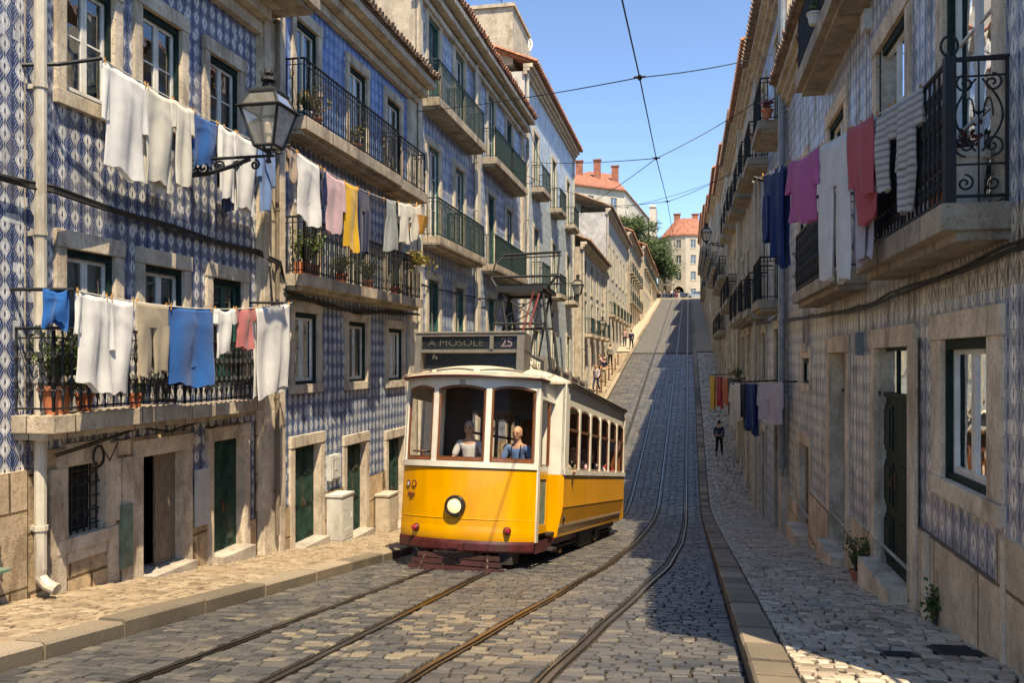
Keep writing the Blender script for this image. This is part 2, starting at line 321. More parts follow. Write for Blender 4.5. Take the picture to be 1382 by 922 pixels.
# ------------------------------------------------------------------ mesh builder
def FI(a,b,c): return (a,b,c)
UL,UR=-6.8,2.15
def FL(v,z,d): return (UL+d,v,z)          # facade coordinates: along street, height, distance out of wall
def FR(v,z,d): return (UR-d,v,z)
def FG(v0):                                # wall facing back to the camera at v0 (x, z, out)
    return lambda x,z,d:(x,v0-d,z)
class MB:
    def __init__(s,f=FI): s.v=[];s.f=[];s.t=[];s.F=f
    def pt(s,a,b,c): s.v.append(s.F(a,b,c)); return len(s.v)-1
    def raw(s,p): s.v.append(tuple(p)); return len(s.v)-1
    def face(s,ix,tone=.5): s.f.append(tuple(ix)); s.t.append(tone)
    def quad(s,p0,p1,p2,p3,tone=.5): s.face([s.pt(*p) for p in (p0,p1,p2,p3)],tone)
    def box(s,a0,a1,b0,b1,c0,c1,tone=.5):
        i=[s.pt(a,b,c) for a in (a0,a1) for b in (b0,b1) for c in (c0,c1)]
        for q in ((0,1,3,2),(4,6,7,5),(0,4,5,1),(2,3,7,6),(0,2,6,4),(1,5,7,3)): s.face([i[k] for k in q],tone)
        return s
    def panel(s,a0,a1,b0,b1,holes,c=0.0):
        A=sorted({a0,a1}|{min(max(x,a0),a1) for h in holes for x in h[:2]})
        B=sorted({b0,b1}|{min(max(x,b0),b1) for h in holes for x in h[2:4]})
        for i in range(len(A)-1):
            for j in range(len(B)-1):
                ma,mb=(A[i]+A[i+1])/2,(B[j]+B[j+1])/2
                if A[i+1]-A[i]<1e-5 or B[j+1]-B[j]<1e-5: continue
                if any(h[0]<ma<h[1] and h[2]<mb<h[3] for h in holes): continue
                s.quad((A[i],B[j],c),(A[i+1],B[j],c),(A[i+1],B[j+1],c),(A[i],B[j+1],c))
        return s
    def tube(s,pts,r,n=6,closed=False,caps=True):
        P=[Vector(s.F(*p)) for p in pts]; m=len(P)
        if m<2: return s
        rr=r if isinstance(r,(list,tuple)) else [r]*m
        up=None; rings=[]
        for i in range(m):
            if closed: d=P[(i+1)%m]-P[i-1]
            else: d=P[min(i+1,m-1)]-P[max(i-1,0)]
            if d.length<1e-9: d=Vector((0,0,1))
            d.normalize()
            if up is None:
                up=Vector((0,0,1)) if abs(d.z)<.9 else Vector((1,0,0))
            x=d.cross(up)
            if x.length<1e-6: x=d.orthogonal()
            x.normalize(); y=x.cross(d).normalized(); up=y
            rings.append([s.raw(P[i]+x*(rr[i]*cos(2*PI*k/n))+y*(rr[i]*sin(2*PI*k/n))) for k in range(n)])
        for i in range(m if closed else m-1):
            A,B=rings[i],rings[(i+1)%m]
            for k in range(n): s.face((A[k],A[(k+1)%n],B[(k+1)%n],B[k]))
        if caps and not closed: s.face(rings[0]); s.face(rings[-1][::-1])
        return s
    def lathe(s,c,prof,n=12,axis=(0,0,1)):
        ax=Vector(axis).normalized(); x=ax.orthogonal().normalized(); y=ax.cross(x); c=Vector(c)
        R_=[[s.raw(c+ax*h+x*(r*cos(2*PI*k/n))+y*(r*sin(2*PI*k/n))) for k in range(n)] for r,h in prof]
        for A,B in zip(R_,R_[1:]):
            for k in range(n): s.face((A[k],A[(k+1)%n],B[(k+1)%n],B[k]))
        s.face(R_[0][::-1]); s.face(R_[-1]); return s
    def ball(s,c,r,n=10,m=7,sx=1,sy=1,sz=1):
        rings=[]
        for j in range(1,m):
            th=PI*j/m
            rings.append([s.raw((c[0]+r*sx*sin(th)*cos(2*PI*k/n),c[1]+r*sy*sin(th)*sin(2*PI*k/n),c[2]+r*sz*cos(th))) for k in range(n)])
        a=s.raw((c[0],c[1],c[2]+r*sz)); b=s.raw((c[0],c[1],c[2]-r*sz))
        for A,B in zip(rings,rings[1:]):
            for k in range(n): s.face((A[k],A[(k+1)%n],B[(k+1)%n],B[k]))
        for k in range(n): s.face((a,rings[0][k],rings[0][(k+1)%n])); s.face((b,rings[-1][(k+1)%n],rings[-1][k]))
        return s
    def build(s,name,mat,parent=None,smooth=False,tone=False,recalc=True):
        me=bpy.data.meshes.new(name)
        off=Vector((0,0,0))
        if parent is not None and parent.get('_w') is not None: off=Vector(parent['_w'])
        me.from_pydata([(x-off.x,y-off.y,z-off.z) for x,y,z in s.v],[],s.f)
        if tone:
            a=me.attributes.new('tone','FLOAT','FACE'); a.data.foreach_set('value',s.t)
        if recalc:
            import bmesh
            b=bmesh.new(); b.from_mesh(me); bmesh.ops.recalc_face_normals(b,faces=b.faces); b.to_mesh(me); b.free()
        if smooth: me.shade_smooth()
        me.materials.append(M[mat] if isinstance(mat,str) else mat)
        o=bpy.data.objects.new(name,me); col.objects.link(o)
        if parent is not None:
            o.parent=parent
        return o
ALLTMP=[]
def tag(o,label=None,cat=None,group=None,kind=None):
    if label: o['label']=label
    if cat: o['category']=cat
    if group: o['group']=group
    if kind: o['kind']=kind
    return o
def thing(name,label,cat,loc=(0,0,0),group=None,rot=None,local=False):
    o=bpy.data.objects.new(name,None); col.objects.link(o); o.location=loc; o.empty_display_size=.2
    if rot: o.rotation_euler=rot
    if not local: o['_w']=tuple(loc); ALLTMP.append(o)
    return tag(o,label,cat,group)
def single(mb,name,mat,label,cat,group=None,base=None,**kw):
    """one-mesh thing with its origin at base"""
    if base is None:
        xs=[p[0] for p in mb.v]; ys=[p[1] for p in mb.v]; zs=[p[2] for p in mb.v]
        base=((min(xs)+max(xs))/2,(min(ys)+max(ys))/2,min(zs))
    mb.v=[(x-base[0],y-base[1],z-base[2]) for x,y,z in mb.v]
    o=mb.build(name,mat,**kw); o.location=base
    return tag(o,label,cat,group)
def textmesh(name,body,size,mat,parent,M4,depth=.004,align='CENTER',bold=0,sx=1):
    cu=bpy.data.curves.new('tmp','FONT'); cu.body=body; cu.size=size; cu.extrude=depth; cu.align_x=align; cu.align_y='CENTER'; cu.offset=bold
    ob=bpy.data.objects.new('tmp',cu); col.objects.link(ob)
    dg=bpy.context.evaluated_depsgraph_get(); dg.update()
    me=bpy.data.meshes.new_from_object(ob.evaluated_get(dg)); bpy.data.objects.remove(ob); bpy.data.curves.remove(cu)
    me.name=name; me.transform(M4@Matrix.Diagonal((sx,1,1,1))); me.materials.clear(); me.materials.append(M[mat])
    o=bpy.data.objects.new(name,me); col.objects.link(o); o.parent=parent; return o

# ------------------------------------------------------------------ ground
def smax(a,b,w): return (a+b)/2+math.sqrt(((a-b)/2)**2+w*w)
def smin(a,b,w): return (a+b)/2-math.sqrt(((a-b)/2)**2+w*w)
def g(u,v):
    l1=-1.444-.1341*v+.0282*max(-8,min(4,u)); l2=-9.1+.1272*v
    return smin(smax(l1,l2,.3),11.75,.25)
def lerp_pts(P,v):
    if v<=P[0][0]: return P[0][1]
    for (a,x),(b,y) in zip(P,P[1:]):
        if v<=b:
            t=(v-a)/(b-a); t=t*t*(3-2*t)*.35+t*.65
            return x+(y-x)*t
    return P[-1][1]
def cL(v): return lerp_pts([(-3,-3.30),(9,-3.33),(12.5,-3.33),(17,-2.99),(21.5,-2.66),(27,-2.5),(200,-2.5)],v)
def cR(v): return lerp_pts([(-3,-2.0),(5.8,-1.45),(7.5,-1.30),(10.2,-1.05),(13.6,-.76),(18,-.60),(24,-.55),(200,-.55)],v)
KL0,KL1=-5.16,-4.88; KR0,KR1=.41,.70
GA=.46
def rails_at(v): return [cL(v)-GA,cL(v)+GA,cR(v)-GA,cR(v)+GA]
def sheet(u0,u1,vs,dz,name,mat,nu=2):
    mb=MB()
    us=[u0+(u1-u0)*i/nu for i in range(nu+1)]
    G=[[mb.raw((u,v,g(u,v)+dz)) for u in us] for v in vs]
    for A,B in zip(G,G[1:]):
        for k in range(nu): mb.face((A[k],A[k+1],B[k+1],B[k]))
    return mb.build(name,mat,smooth=True)
vs_all=[-8+i*1.0 for i in range(0,60)]+[52+i*3 for i in range(0,40)]
NEAR=75.0
tag(sheet(KL1-.02,KR0+.02,[v for v in vs_all if v<=NEAR+1],-.035,'roadbed','mortar'),kind='structure')
tag(sheet(KL1-.02,KR0+.02,[v for v in vs_all if NEAR<=v],0,'road','road_far',4),kind='structure')
SK=.13
tag(sheet(UL-.1,KL0,[v for v in vs_all if v<=NEAR+1],SK-.03,'pavement_bed','mortar'),kind='structure')
tag(sheet(KR1,UR+.1,[v for v in vs_all if v<=NEAR+1],SK-.03,'pavement_bed','mortar'),kind='structure')
tag(sheet(UL-.1,KL0,[v for v in vs_all if NEAR<=v],SK,'pavement','side_far'),kind='structure')
tag(sheet(KR1,UR+.1,[v for v in vs_all if NEAR<=v],SK,'pavement','side_far_r'),kind='structure')
def sett(mb,c,zf,ins=.012,crown=.008,base=.045,tone=.5,dz=0):
    """c: four plan corners; rounded stone top"""
    cx=sum(p[0] for p in c)/4; cy=sum(p[1] for p in c)/4
    def sh(k): 
        out=[]
        for p in c:
            dx,dy=cx-p[0],cy-p[1]; L=math.hypot(dx,dy); out.append((p[0]+dx/L*k,p[1]+dy/L*k))
        return out
    tx,ty=random.uniform(-.05,.05),random.uniform(-.05,.05)
    def z(p,o): return zf(p[0],p[1])+o+dz+(p[0]-cx)*tx+(p[1]-cy)*ty
    A=[mb.raw((p[0],p[1],z(p,-base))) for p in c]
    B=[mb.raw((p[0],p[1],z(p,-crown*1.6))) for p in sh(.001)]
    D=[mb.raw((p[0],p[1],z(p,-crown*.35))) for p in sh(ins*.8)]
    E=[mb.raw((p[0],p[1],z(p,0))) for p in sh(ins*2.4)]
    for P,Q in ((A,B),(B,D),(D,E)):
        for k in range(4): mb.face((P[k],P[(k+1)%4],Q[(k+1)%4],Q[k]),tone)
    mb.face(E,tone)
mb=MB(); v=3.2; row=0
while v<NEAR:
    dv=random.uniform(.088,.122) if v<25 else (random.uniform(.14,.2) if v<44 else random.uniform(.24,.32))
    rl=rails_at(v+dv/2)
    # longitudinal header stones beside each rail
    seg=[KL1+.01]
    for r in rl: seg+= [r-.072,r+.072]
    seg.append(KR0-.01)
    for i in range(0,len(seg),2):
        a,b=seg[i],seg[i+1]
        x=a; 
        while x<b-.05:
            w=random.uniform(.11,.205) if v<25 else (random.uniform(.2,.3) if v<44 else random.uniform(.26,.4))
            if b-(x+w)<.10: w=b-x
            j=lambda k=.010: random.uniform(-k,k)
            gp=.007
            wav=.03*sin(x*2.1+v*.9)
            tone=min(.85,max(0,random.gauss(.38,.22)))
            if -3.6<x<-.9 and 6.2<v<8.6 and random.random()<.3: tone=random.uniform(.8,1)
            sett(mb,[(x+gp+j(),v+gp+wav+j()),(x+w-gp+j(),v+gp+wav+j()),(x+w-gp+j(),v+dv-gp+wav+j()),(x+gp+j(),v+dv-gp+wav+j())],g,.009,.0065,.04,tone,random.uniform(-.006,.006))
            x+=w
    v+=dv
tag(mb.build('road_setts','setts',smooth=False,tone=True,recalc=False),kind='structure')
def pave(u0,u1,v0,v1,s,name,mat,meanT,holes=()):
    mb=MB(); v=v0; r=0
    while v<v1:
        ds=s*(1 if v<25 else 1.5 if v<44 else 2.6)
        dv=ds*random.uniform(.85,1.1); x=u0-(ds*.5 if r%2 else 0); r+=1
        while x<u1-.01:
            w=ds*random.uniform(.8,1.35); xa,xb=max(x,u0),min(x+w,u1); x+=w
            if xb-xa<.03: continue
            if any(h[0]<(xa+xb)/2<h[1] and h[2]<v+dv/2<h[3] for h in holes): continue
            j=lambda: random.uniform(-.2,.2)*ds
            J=[(max(u0,min(u1,px+j())),py+j()*.9) for px,py in ((xa,v),(xb,v),(xb,v+dv),(xa,v+dv))]
            cx=(xa+xb)/2; cy=v+dv/2
            J=[(p[0]+(cx-p[0])*.13,p[1]+(cy-p[1])*.13) for p in J]
            sett(mb,J,lambda a,b:g(a,b)+SK,.009,.006,.035,min(1,max(0,random.gauss(meanT,.25))),random.uniform(-.004,.004))
        v+=dv
    return tag(mb.build(name,mat,smooth=False,tone=True,recalc=False),kind='structure')
HR=[(1.78,2.11,6.55,6.98),(1.37,1.61,6.42,6.64),(1.15,1.45,8.75,9.0)]
pave(UL-.05,KL0-.006,3.0,NEAR,.118,'pavement_stones','calcada',.55)
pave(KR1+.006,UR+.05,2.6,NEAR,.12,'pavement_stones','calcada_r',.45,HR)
# kerbs
def kerb(u0,u1,lens,mat,top,name,v0=2.0,vend=160):
    mb=MB(); v=v0; s=0
    while v<vend:
        tn=random.random()
        L=random.uniform(*lens) if v<50 else 6
        n=max(1,int(L/.6)); e=random.uniform(-.012,.012); ez=random.uniform(-.012,.012)
        ua,ub=u0+(e if u0<-3 else 0),u1+(0 if u0<-3 else 0)
        for k in range(n):
            a=v+(L-.026)*k/n; b=v+(L-.026)*(k+1)/n
            i=[]
            for vv in (a,b):
                zt=g((ua+ub)/2,vv)+top+ez
                for (uu,zz) in ((ua,zt-.3),(ua,zt-.018),(ua+.018,zt),(ub-.018,zt),(ub,zt-.022),(ub,zt-.3)):
                    i.append(mb.raw((uu,vv,zz)))
            for q in range(5): mb.face((i[q],i[q+1],i[6+q+1],i[6+q]),tn if q in (1,2,3) else tn*.25)  # vertical faces toned down to paint them shaded beside the lit top
            if k==0: mb.face(i[:6],tn)
            if k==n-1: mb.face(i[6:][::-1],tn)
        v+=L
    return tag(mb.build(name,mat,tone=True),kind='structure')
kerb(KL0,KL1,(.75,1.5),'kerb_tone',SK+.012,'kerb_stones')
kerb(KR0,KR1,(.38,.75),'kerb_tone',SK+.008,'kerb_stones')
# rails : grooved rails let into the paving
def railpair(cf,name,label):
    t=thing(name,label,'rails',(cf(3),3,g(cf(3),3)),'street tram tracks')
    vs=[2.5+i*.5 for i in range(80)]+[43+i*3 for i in range(41)]
    for s in (-1,1):
        mb=MB(); gr=MB()
        prev=None
        for v in vs:
            c=cf(v)+s*GA; k=s
            P=[(c-.042,-.05),(c-.042,-.002),(c+.004,.0),(c+.004,-.03),(c+.032,-.03),(c+.032,-.003),(c+.048,-.003),(c+.048,-.05)]
            if s>0: P=[(2*c-x,z) for x,z in P]
            ids=[mb.raw((x,v,g(x,v)+z+(.012 if v>NEAR-1 else 0))) for x,z in P]
            if prev:
                for q in range(7):
                    mb.face((prev[q],prev[q+1],ids[q+1],ids[q]))
            prev=ids
        mb.build('rail',M['rail'],t)
        prev=None
        for v in vs:
            c=cf(v)+s*GA; ids=[gr.raw((c-.03 if s<0 else c-.05,v,g(c,v)-.026+(.03 if v>NEAR-1 else 0))),gr.raw((c+.05 if s<0 else c+.03,v,g(c,v)-.026+(.03 if v>NEAR-1 else 0)))]
            if prev: gr.face((prev[0],prev[1],ids[1],ids[0]))
            prev=ids
        gr.build('groove',M['groove'],t)
    return t
railpair(cL,'tram_track','grooved steel track running under the yellow tram, left of the two')
railpair(cR,'tram_track','grooved steel track curving past the right side of the tram, empty')
# iron covers in pavement
for i,(h,lb) in enumerate(zip(HR,['dark iron cover in the right pavement beside the wall','small dark iron cover in the middle of the right pavement','flat grey cover in the right pavement below the planted doorstep'])):
    mb=MB(); z=g((h[0]+h[1])/2,(h[2]+h[3])/2)+SK
    P=[(x,y,g(x,y)+SK-.004) for x,y in ((h[0],h[2]),(h[1],h[2]),(h[1],h[3]),(h[0],h[3]))]
    mb.face([mb.raw(p) for p in P]); b=[mb.raw((p[0],p[1],p[2]-.03)) for p in P]
    for k in range(4): mb.face((k,(k+1)%4,b[(k+1)%4],b[k]))
    for k in range(6):
        y=h[2]+(h[3]-h[2])*(k+.5)/6
        ids=[mb.raw((x,yy,g(x,yy)+SK+zz)) for x,yy,zz in ((h[0]+.03,y-.012,-.003),(h[1]-.03,y-.012,-.003),(h[1]-.03,y,.002),(h[0]+.03,y,.002))]; mb.face(ids)
        ids=[mb.raw((x,yy,g(x,yy)+SK+zz)) for x,yy,zz in ((h[0]+.03,y,.002),(h[1]-.03,y,.002),(h[1]-.03,y+.012,-.003),(h[0]+.03,y+.012,-.003))]; mb.face(ids)
    single(mb,'manhole_cover','iron' if i<2 else 'kerb',lb,'manhole cover','covers set in the pavement')
# surrounding terrain
mb=MB()
us=[-400,-200,-120,-80,-60,-50,-42,-35,-30,-26,-22,-18,-15,-12,-9.5,-7.2,2.6,6,12,25,60,120,250,400]
vs=[-80,-40,-20]+[-8+3*i for i in range(60)]+[175,180,186,192,198,205,215,230,250,280,330,400,520,700]
def terr(u,v):
    z=g(u,v)-.5
    k=min(1,max(0,(-9-u)/6)); k=k*k*(3-2*k)
    return z+k*11*math.exp(-((u+24)/24)**2-((v-198)/34)**2)
G_=[[mb.raw((u,v,terr(u,v))) for u in us] for v in sorted(vs)]
for A,B in zip(G_,G_[1:]):
    for k in range(len(us)-1): mb.face((A[k],A[k+1],B[k+1],B[k]))
tag(mb.build('ground','hill',smooth=True),kind='structure')
mb=MB()
for a,b in ((-30,30),):
    mb.box(a,b,163.5,182,11.2,11.762)
tag(mb.build('square','side_far'),kind='structure')

# ------------------------------------------------------------------ facade elements
def surround(par,F,a0,a1,b0,b1,mat='stone',jw=.15,lh=.2,sill=True,door=False,out=.045,dep=.26):
    if mat=='stone_r': out=.022
    mb=MB(F)
    zb=b0-(.16 if sill else 0)
    mb.box(a0-jw,a0,b0 if sill else b0,b1,-dep,out); mb.box(a1,a1+jw,b0,b1,-dep,out)
    mb.box(a0-jw-.01,a1+jw+.01,b1,b1+lh,-dep,out+.012)
    if sill: mb.box(a0-jw-.01,a1+jw+.01,zb,b0,-dep,out+.02)
    return mb.build('stone_surround',mat,par)
def window(par,F,a0,a1,b0,b1,outer='green',inner='white_wood',lod=0,jw=.15,lh=.2,stonem='stone',curtain='curtain',bars=1,sill=True,sur=True,glassm='glass',pull=.5):
    f=MB(F); o=.055; d=-.085
    f.box(a0,a0+o,b0,b1,d-.05,d+.07); f.box(a1-o,a1,b0,b1,d-.05,d+.07); f.box(a0+o,a1-o,b1-o*1.6,b1,d-.05,d+.07); f.box(a0+o,a1-o,b0,b0+o,d-.05,d+.06)
    w=f.build('window',outer,par); w['_w']=par['_w'] if par.get('_w') is not None else (0,0,0); w_=w
    ALLTMP.append(w)
    A0,A1,B0,B1=a0+o,a1-o,b0+o,b1-o*1.6
    s=MB(F); k=.042; m=(A0+A1)/2
    for x0,x1 in ((A0,m-.004),(m+.004,A1)):
        s.box(x0,x0+k,B0,B1,d-.03,d+.02); s.box(x1-k,x1,B0,B1,d-.03,d+.02); s.box(x0+k,x1-k,B1-k,B1,d-.03,d+.02); s.box(x0+k,x1-k,B0,B0+k*1.4,d-.03,d+.02)
        for q in range(bars):
            z=B0+(B1-B0)*(q+1)/(bars+1)*1.05; s.box(x0+k,x1-k,z-.011,z+.011,d-.02,d+.012)
    s.build('sash',inner,w)
    p=MB(F); p.quad((A0+.01,B0+.01,d),(A1-.01,B0+.01,d),(A1-.01,B1-.01,d),(A0+.01,B1-.01,d)); p.build('pane',glassm if lod==0 else 'glass_far',w)
    if sur: surround(w,F,a0,a1,b0,b1,stonem,jw,lh,sill)
    if lod==0 and curtain:
        c=MB(F)
        for (x0,x1) in ((A0,A0+(A1-A0)*pull*.55),(A1-(A1-A0)*pull*.55,A1)):
            n=14
            ids=[(c.pt(x0+(x1-x0)*i/n,B0,d-.12+.018*sin(i*1.9)),c.pt(x0+(x1-x0)*i/n,B1,d-.12+.012*sin(i*1.9+.4))) for i in range(n+1)]
            for q,r in zip(ids,ids[1:]): c.face((q[0],r[0],r[1],q[1]))
        c.build('curtain',curtain,w)
    return w
def door(par,F,a0,a1,b0,b1,zbot,mat='green_door',stonem='stone',jw=.15,lh=.2,transom=.0,openhalf=False,step=True,stepout=.22,lod=0,sur=True,deep=-.11,label=None):
    d=deep
    if openhalf:
        m=MB(F); x0=a0+(a1-a0)*.5
        m.box(x0,a1,b0,b1,d-.03,d)
        w=m.build('door','old_wood',par)
    else:
        m=MB(F); mid=(a0+a1)/2; tb=b1-transom
        for x0,x1 in ((a0,mid-.006),(mid+.006,a1)):
            m.box(x0,x1,b0,tb,d-.05,d)
            ww=x1-x0; H=tb-b0
            for q0,q1 in ((.05,.30),(.36,.62),(.68,.95)):
                m.box(x0+ww*.18,x1-ww*.18,b0+H*q0,b0+H*q1,d,d+.014)
                m.box(x0+ww*.30,x1-ww*.30,b0+H*q0+.05,b0+H*q1-.05,d+.014,d+.026)
        if transom:
            m.box(a0,a1,tb,tb+.05,d-.05,d+.03); m.box(a0,a0+.04,tb+.05,b1,d-.05,d); m.box(a1-.04,a1,tb+.05,b1,d-.05,d); m.box(a0+.04,a1-.04,b1-.04,b1,d-.05,d); m.box(mid-.02,mid+.02,tb+.05,b1-.04,d-.05,d)
        w=m.build('door',mat,par)
        if transom:
            w['_w']=par['_w']; p=MB(F); p.quad((a0+.04,tb+.05,d-.02),(a1-.04,tb+.05,d-.02),(a1-.04,b1-.04,d-.02),(a0+.04,b1-.04,d-.02)); p.build('pane','glass',w)
    w['_w']=par['_w']; ALLTMP.append(w)
    if label: w['label']=label
    if lod==0 and not openhalf:
        h=MB(F); mid=(a0+a1)/2; zz=b0+(b1-b0)*.42
        h.tube([(mid+.05,zz,d+.01),(mid+.05,zz,d+.05),(mid+.05,zz-.09,d+.055)],.010,6); h.box(mid+.03,mid+.07,zz-.13,zz+.05,d,d+.012)
        h.build('handle','axle',w)
    if sur:
        surround(w,F,a0,a1,zbot,b1,stonem,jw,lh,False)
    if step:
        s=MB(F); s.box(a0-.02,a1+.02,zbot-.3,b0,-.3,stepout); s.build('doorstep','kerb' if stonem!='stone_r' else 'stone_r',w)
    return w
def spiral(c,r0,turns,start,hand=1,n=22,plane=None,rend=.15):
    out=[]
    for i in range(n+1):
        t=i/n; r=r0*(1-(1-rend)*t); a=start+hand*turns*2*PI*t
        out.append((c[0]+r*cos(a),c[1]+r*sin(a)))
    return out
def railing(par,F,a0,a1,z0,dep,h=.95,mat='iron',style='bars',sp=.11,r=.0085,lod=0,d0=0.0,ends=(True,True)):
    mb=MB(F); nT=5 if lod==0 else 3
    zt=z0+h; 
    path=[]
    if ends[0]: path.append((a0,d0))
    path+=[(a0,dep),(a1,dep)]
    if ends[1]: path.append((a1,d0))
    for z,rr in ((zt,.02),(z0+.07,.012),(zt-.10,.010)):
        mb.tube([(a,z,d) for a,d in path],rr if lod==0 else rr*1.1,6 if lod==0 else 4)
    for (A,dA),(B,dB) in zip(path,path[1:]):
        L=math.hypot(B-A,dB-dA); n=max(1,int(round(L/sp)))
        for i in range(n+1 if (A,dA)!=(B,dB) else 0):
            t=i/n; a=A+(B-A)*t; d=dA+(dB-dA)*t
            corner=i in (0,n)
            if style=='bars' or lod>0:
                mb.tube([(a,z0+.02,d),(a,zt,d)],(.016 if corner else r),nT if not corner else 5,caps=False)
                if lod==0 and not corner and i%2==0:
                    # small S scroll between bars
                    da,dd=(B-A)/L,(dB-dA)/L
                    pts=[(q*.55,w) for q,w in spiral((0,zt-.24),.085,1.0,PI/2,1,10,rend=.3)]
                    mb.tube([(a+da*x,z,d+dd*x) for x,z in pts],.006,4,caps=False)
                    pts=[(q*.55,w) for q,w in spiral((0,z0+.24),.085,1.0,-PI/2,1,10,rend=.3)]
                    mb.tube([(a+da*x,z,d+dd*x) for x,z in pts],.006,4,caps=False)
            elif style=='cast':
                da,dd=(B-A)/L,(dB-dA)/L
                H=h
                prof=[(0,.009),(.12,.010),(.2,.024),(.27,.012),(.36,.03),(.43,.012),(.5,.017),(.58,.012),(.66,.03),(.74,.012),(.82,.022),(.9,.010),(1,.009)]
                mb.tube([(a,z0+.04+t_*(H-.06),d) for t_,_ in prof],[max(q*1.0,.009) if not corner else max(.016,q) for _,q in prof],6,caps=False)
                if not corner or True:
                    for zz,sg in ((z0+h*.30,1),(z0+h*.70,-1)):
                        for hd in (1,-1):
                            pts=[(x,z) for x,z in spiral((hd*sp*.27,zz),sp*.24,1.1,PI/2*sg,hd*sg,9,rend=.25)]
                            mb.tube([(a+da*x,z,d+dd*x) for x,z in pts],.0075,4,caps=False)
    return mb.build('railing',mat,par)
def balcony(par,F,a0,a1,z,dep,th=.17,h=.95,style='bars',mat='iron',sp=.11,lod=0,slabm='slab',brackets=0,r=.0085,ends=(True,True)):
    s=MB(F); s.box(a0-.04,a1+.04,z-th,z,-.02,dep+.06); s.box(a0-.01,a1+.01,z-th-.07,z-th+.005,-.02,dep-.04)
    if brackets:
        for k in range(brackets):
            a=a0+.2+(a1-a0-.4)*k/(brackets-1); s.box(a-.07,a+.07,z-th-.25,z-th-.07,-.02,dep*.5)
    b=s.build('balcony',slabm,par); b['_w']=par['_w']; ALLTMP.append(b)
    if style!='custom': railing(b,F,a0+.02,a1-.02,z,dep,h,mat,style,sp,r,lod,ends=ends)
    return b
def tiled_roof(par,F,a0,a1,zeave,over,depth=6,pitch=.42,mat='roof',sp=.2,lod=0,cor=True,cornmat='cornice',cprof=((.0,.45,.10),(.14,.30,.2),(.28,.16,.32))):
    mb=MB(F); r=sp*.38
    mb.quad((a0,zeave,over),(a1,zeave,over),(a1,zeave+pitch*(depth+over),-depth),(a0,zeave+pitch*(depth+over),-depth))
    mb.quad((a0,zeave-.05,over-.02),(a1,zeave-.05,over-.02),(a1,zeave-.05+pitch*(depth+over),-depth),(a0,zeave-.05+pitch*(depth+over),-depth))
    n=int((a1-a0)/sp)
    for i in range(n+1):
        a=a0+sp*.5+i*sp
        if a>a1: break
        j=random.uniform(-.02,.02)
        if lod==0: mb.tube([(a+j*.3,zeave+.015+j*.5,over+.05+j),(a,zeave+pitch*1.6+.015,over-1.55),(a,zeave+pitch*(depth+over)*.98,-depth*.98)],[r,r*.9,r],7)
        else: mb.tube([(a,zeave+.01,over+.04),(a,zeave+pitch*(depth+over)*.98,-depth*.98)],r,4)
    rf=mb.build('roof',mat,par); rf['_w']=par['_w']; ALLTMP.append(rf)
    if cor:
        c=MB(F)
        for (z1,zz,dd) in cprof:
            c.box(a0+.01,a1-.01,zeave-.06-zz,zeave-.06-zz+.16,-.05,dd*over/.45)
        c.build('cornice',cornmat,par)
    return rf
def shell(par,F,a0,a1,zb,zt,mat,depth=7,gable=True,gmat='stucco',roofz=None):
    mb=MB(F)
    mb.quad((a0,zb,-depth),(a1,zb,-depth),(a1,zt,-depth),(a0,zt,-depth))
    for a in (a0,a1):
        z2=roofz if roofz is not None else zt
        mb.face([mb.pt(a,zb,0),mb.pt(a,zb,-depth),mb.pt(a,z2,-depth),mb.pt(a,zt,0)])
    mb.quad((a0,zt-.02,-.01),(a1,zt-.02,-.01),(a1,zt-.02,-depth),(a0,zt-.02,-depth))
    w=mb.build('gable_wall',gmat,par)
    fl=MB(F); fl.box(a0+.05,a1-.05,zb,zt-.1,-1.6,-1.5); fl.build('interior_wall','dark',par)
    return w
def pilaster(par,F,a0,a1,z0,z1,out=.09,mat='stone_pale',name='corner_pilaster'):
    m=MB(F); m.box(a0,a1,z0,z1,-.02,out); return m.build(name,mat,par)
def downpipe(par,F,a,z0,z1,r=.06,mat='pipe',out=.1,shoe=True):
    m=MB(F); pts=[(a,z1,out),(a,z0+.28,out)]
    if shoe: pts+=[(a,z0+.2,out+.0),(a,z0+.12,out+.08),(a,z0+.08,out+.2)]
    m.tube(pts,r,10)
    z=z1
    while z>z0+.4:
        m.tube([(a,z,out),(a,z-.05,out)],r*1.22,10); m.box(a-.02,a+.02,z-.05,z,-.01,out); z-=1.55
    return m.build('downpipe',mat,par,smooth=False)
HM=.05
def hole(w,jw=0): return (w[0]-HM,w[1]+HM,w[2]-HM,w[3]+HM)
def gw(v,side): return g(UL if side=='L' else UR,v)+SK

# ================================================================== LEFT SIDE
# --- building Z (at the left edge of frame)
zb=thing('tiled_house','blue tiled house with stone foot at the left edge, before the cream downpipe','house',(UL,4.5,gw(4.5,'L')),'houses on the left side of the street')
m=MB(FL); m.panel(0.5,7.55,-1.16,6.0,[(5.6,6.4,1.2,3.4)]); m.build('wall','tileA',zb)
m=MB(FL); m.panel(0.5,7.55,-3.2,-1.16,[],.04); m.quad((.5,-1.16,.04),(7.55,-1.16,.04),(7.55,-1.16,-.02),(.5,-1.16,-.02)); m.build('stone_base','stone_big',zb)
window(zb,FL,5.65,6.35,1.25,3.35)
shell(zb,FL,.5,7.56,-3.2,6.0,'stucco')
tiled_roof(zb,FL,.4,7.55,6.1,.4)
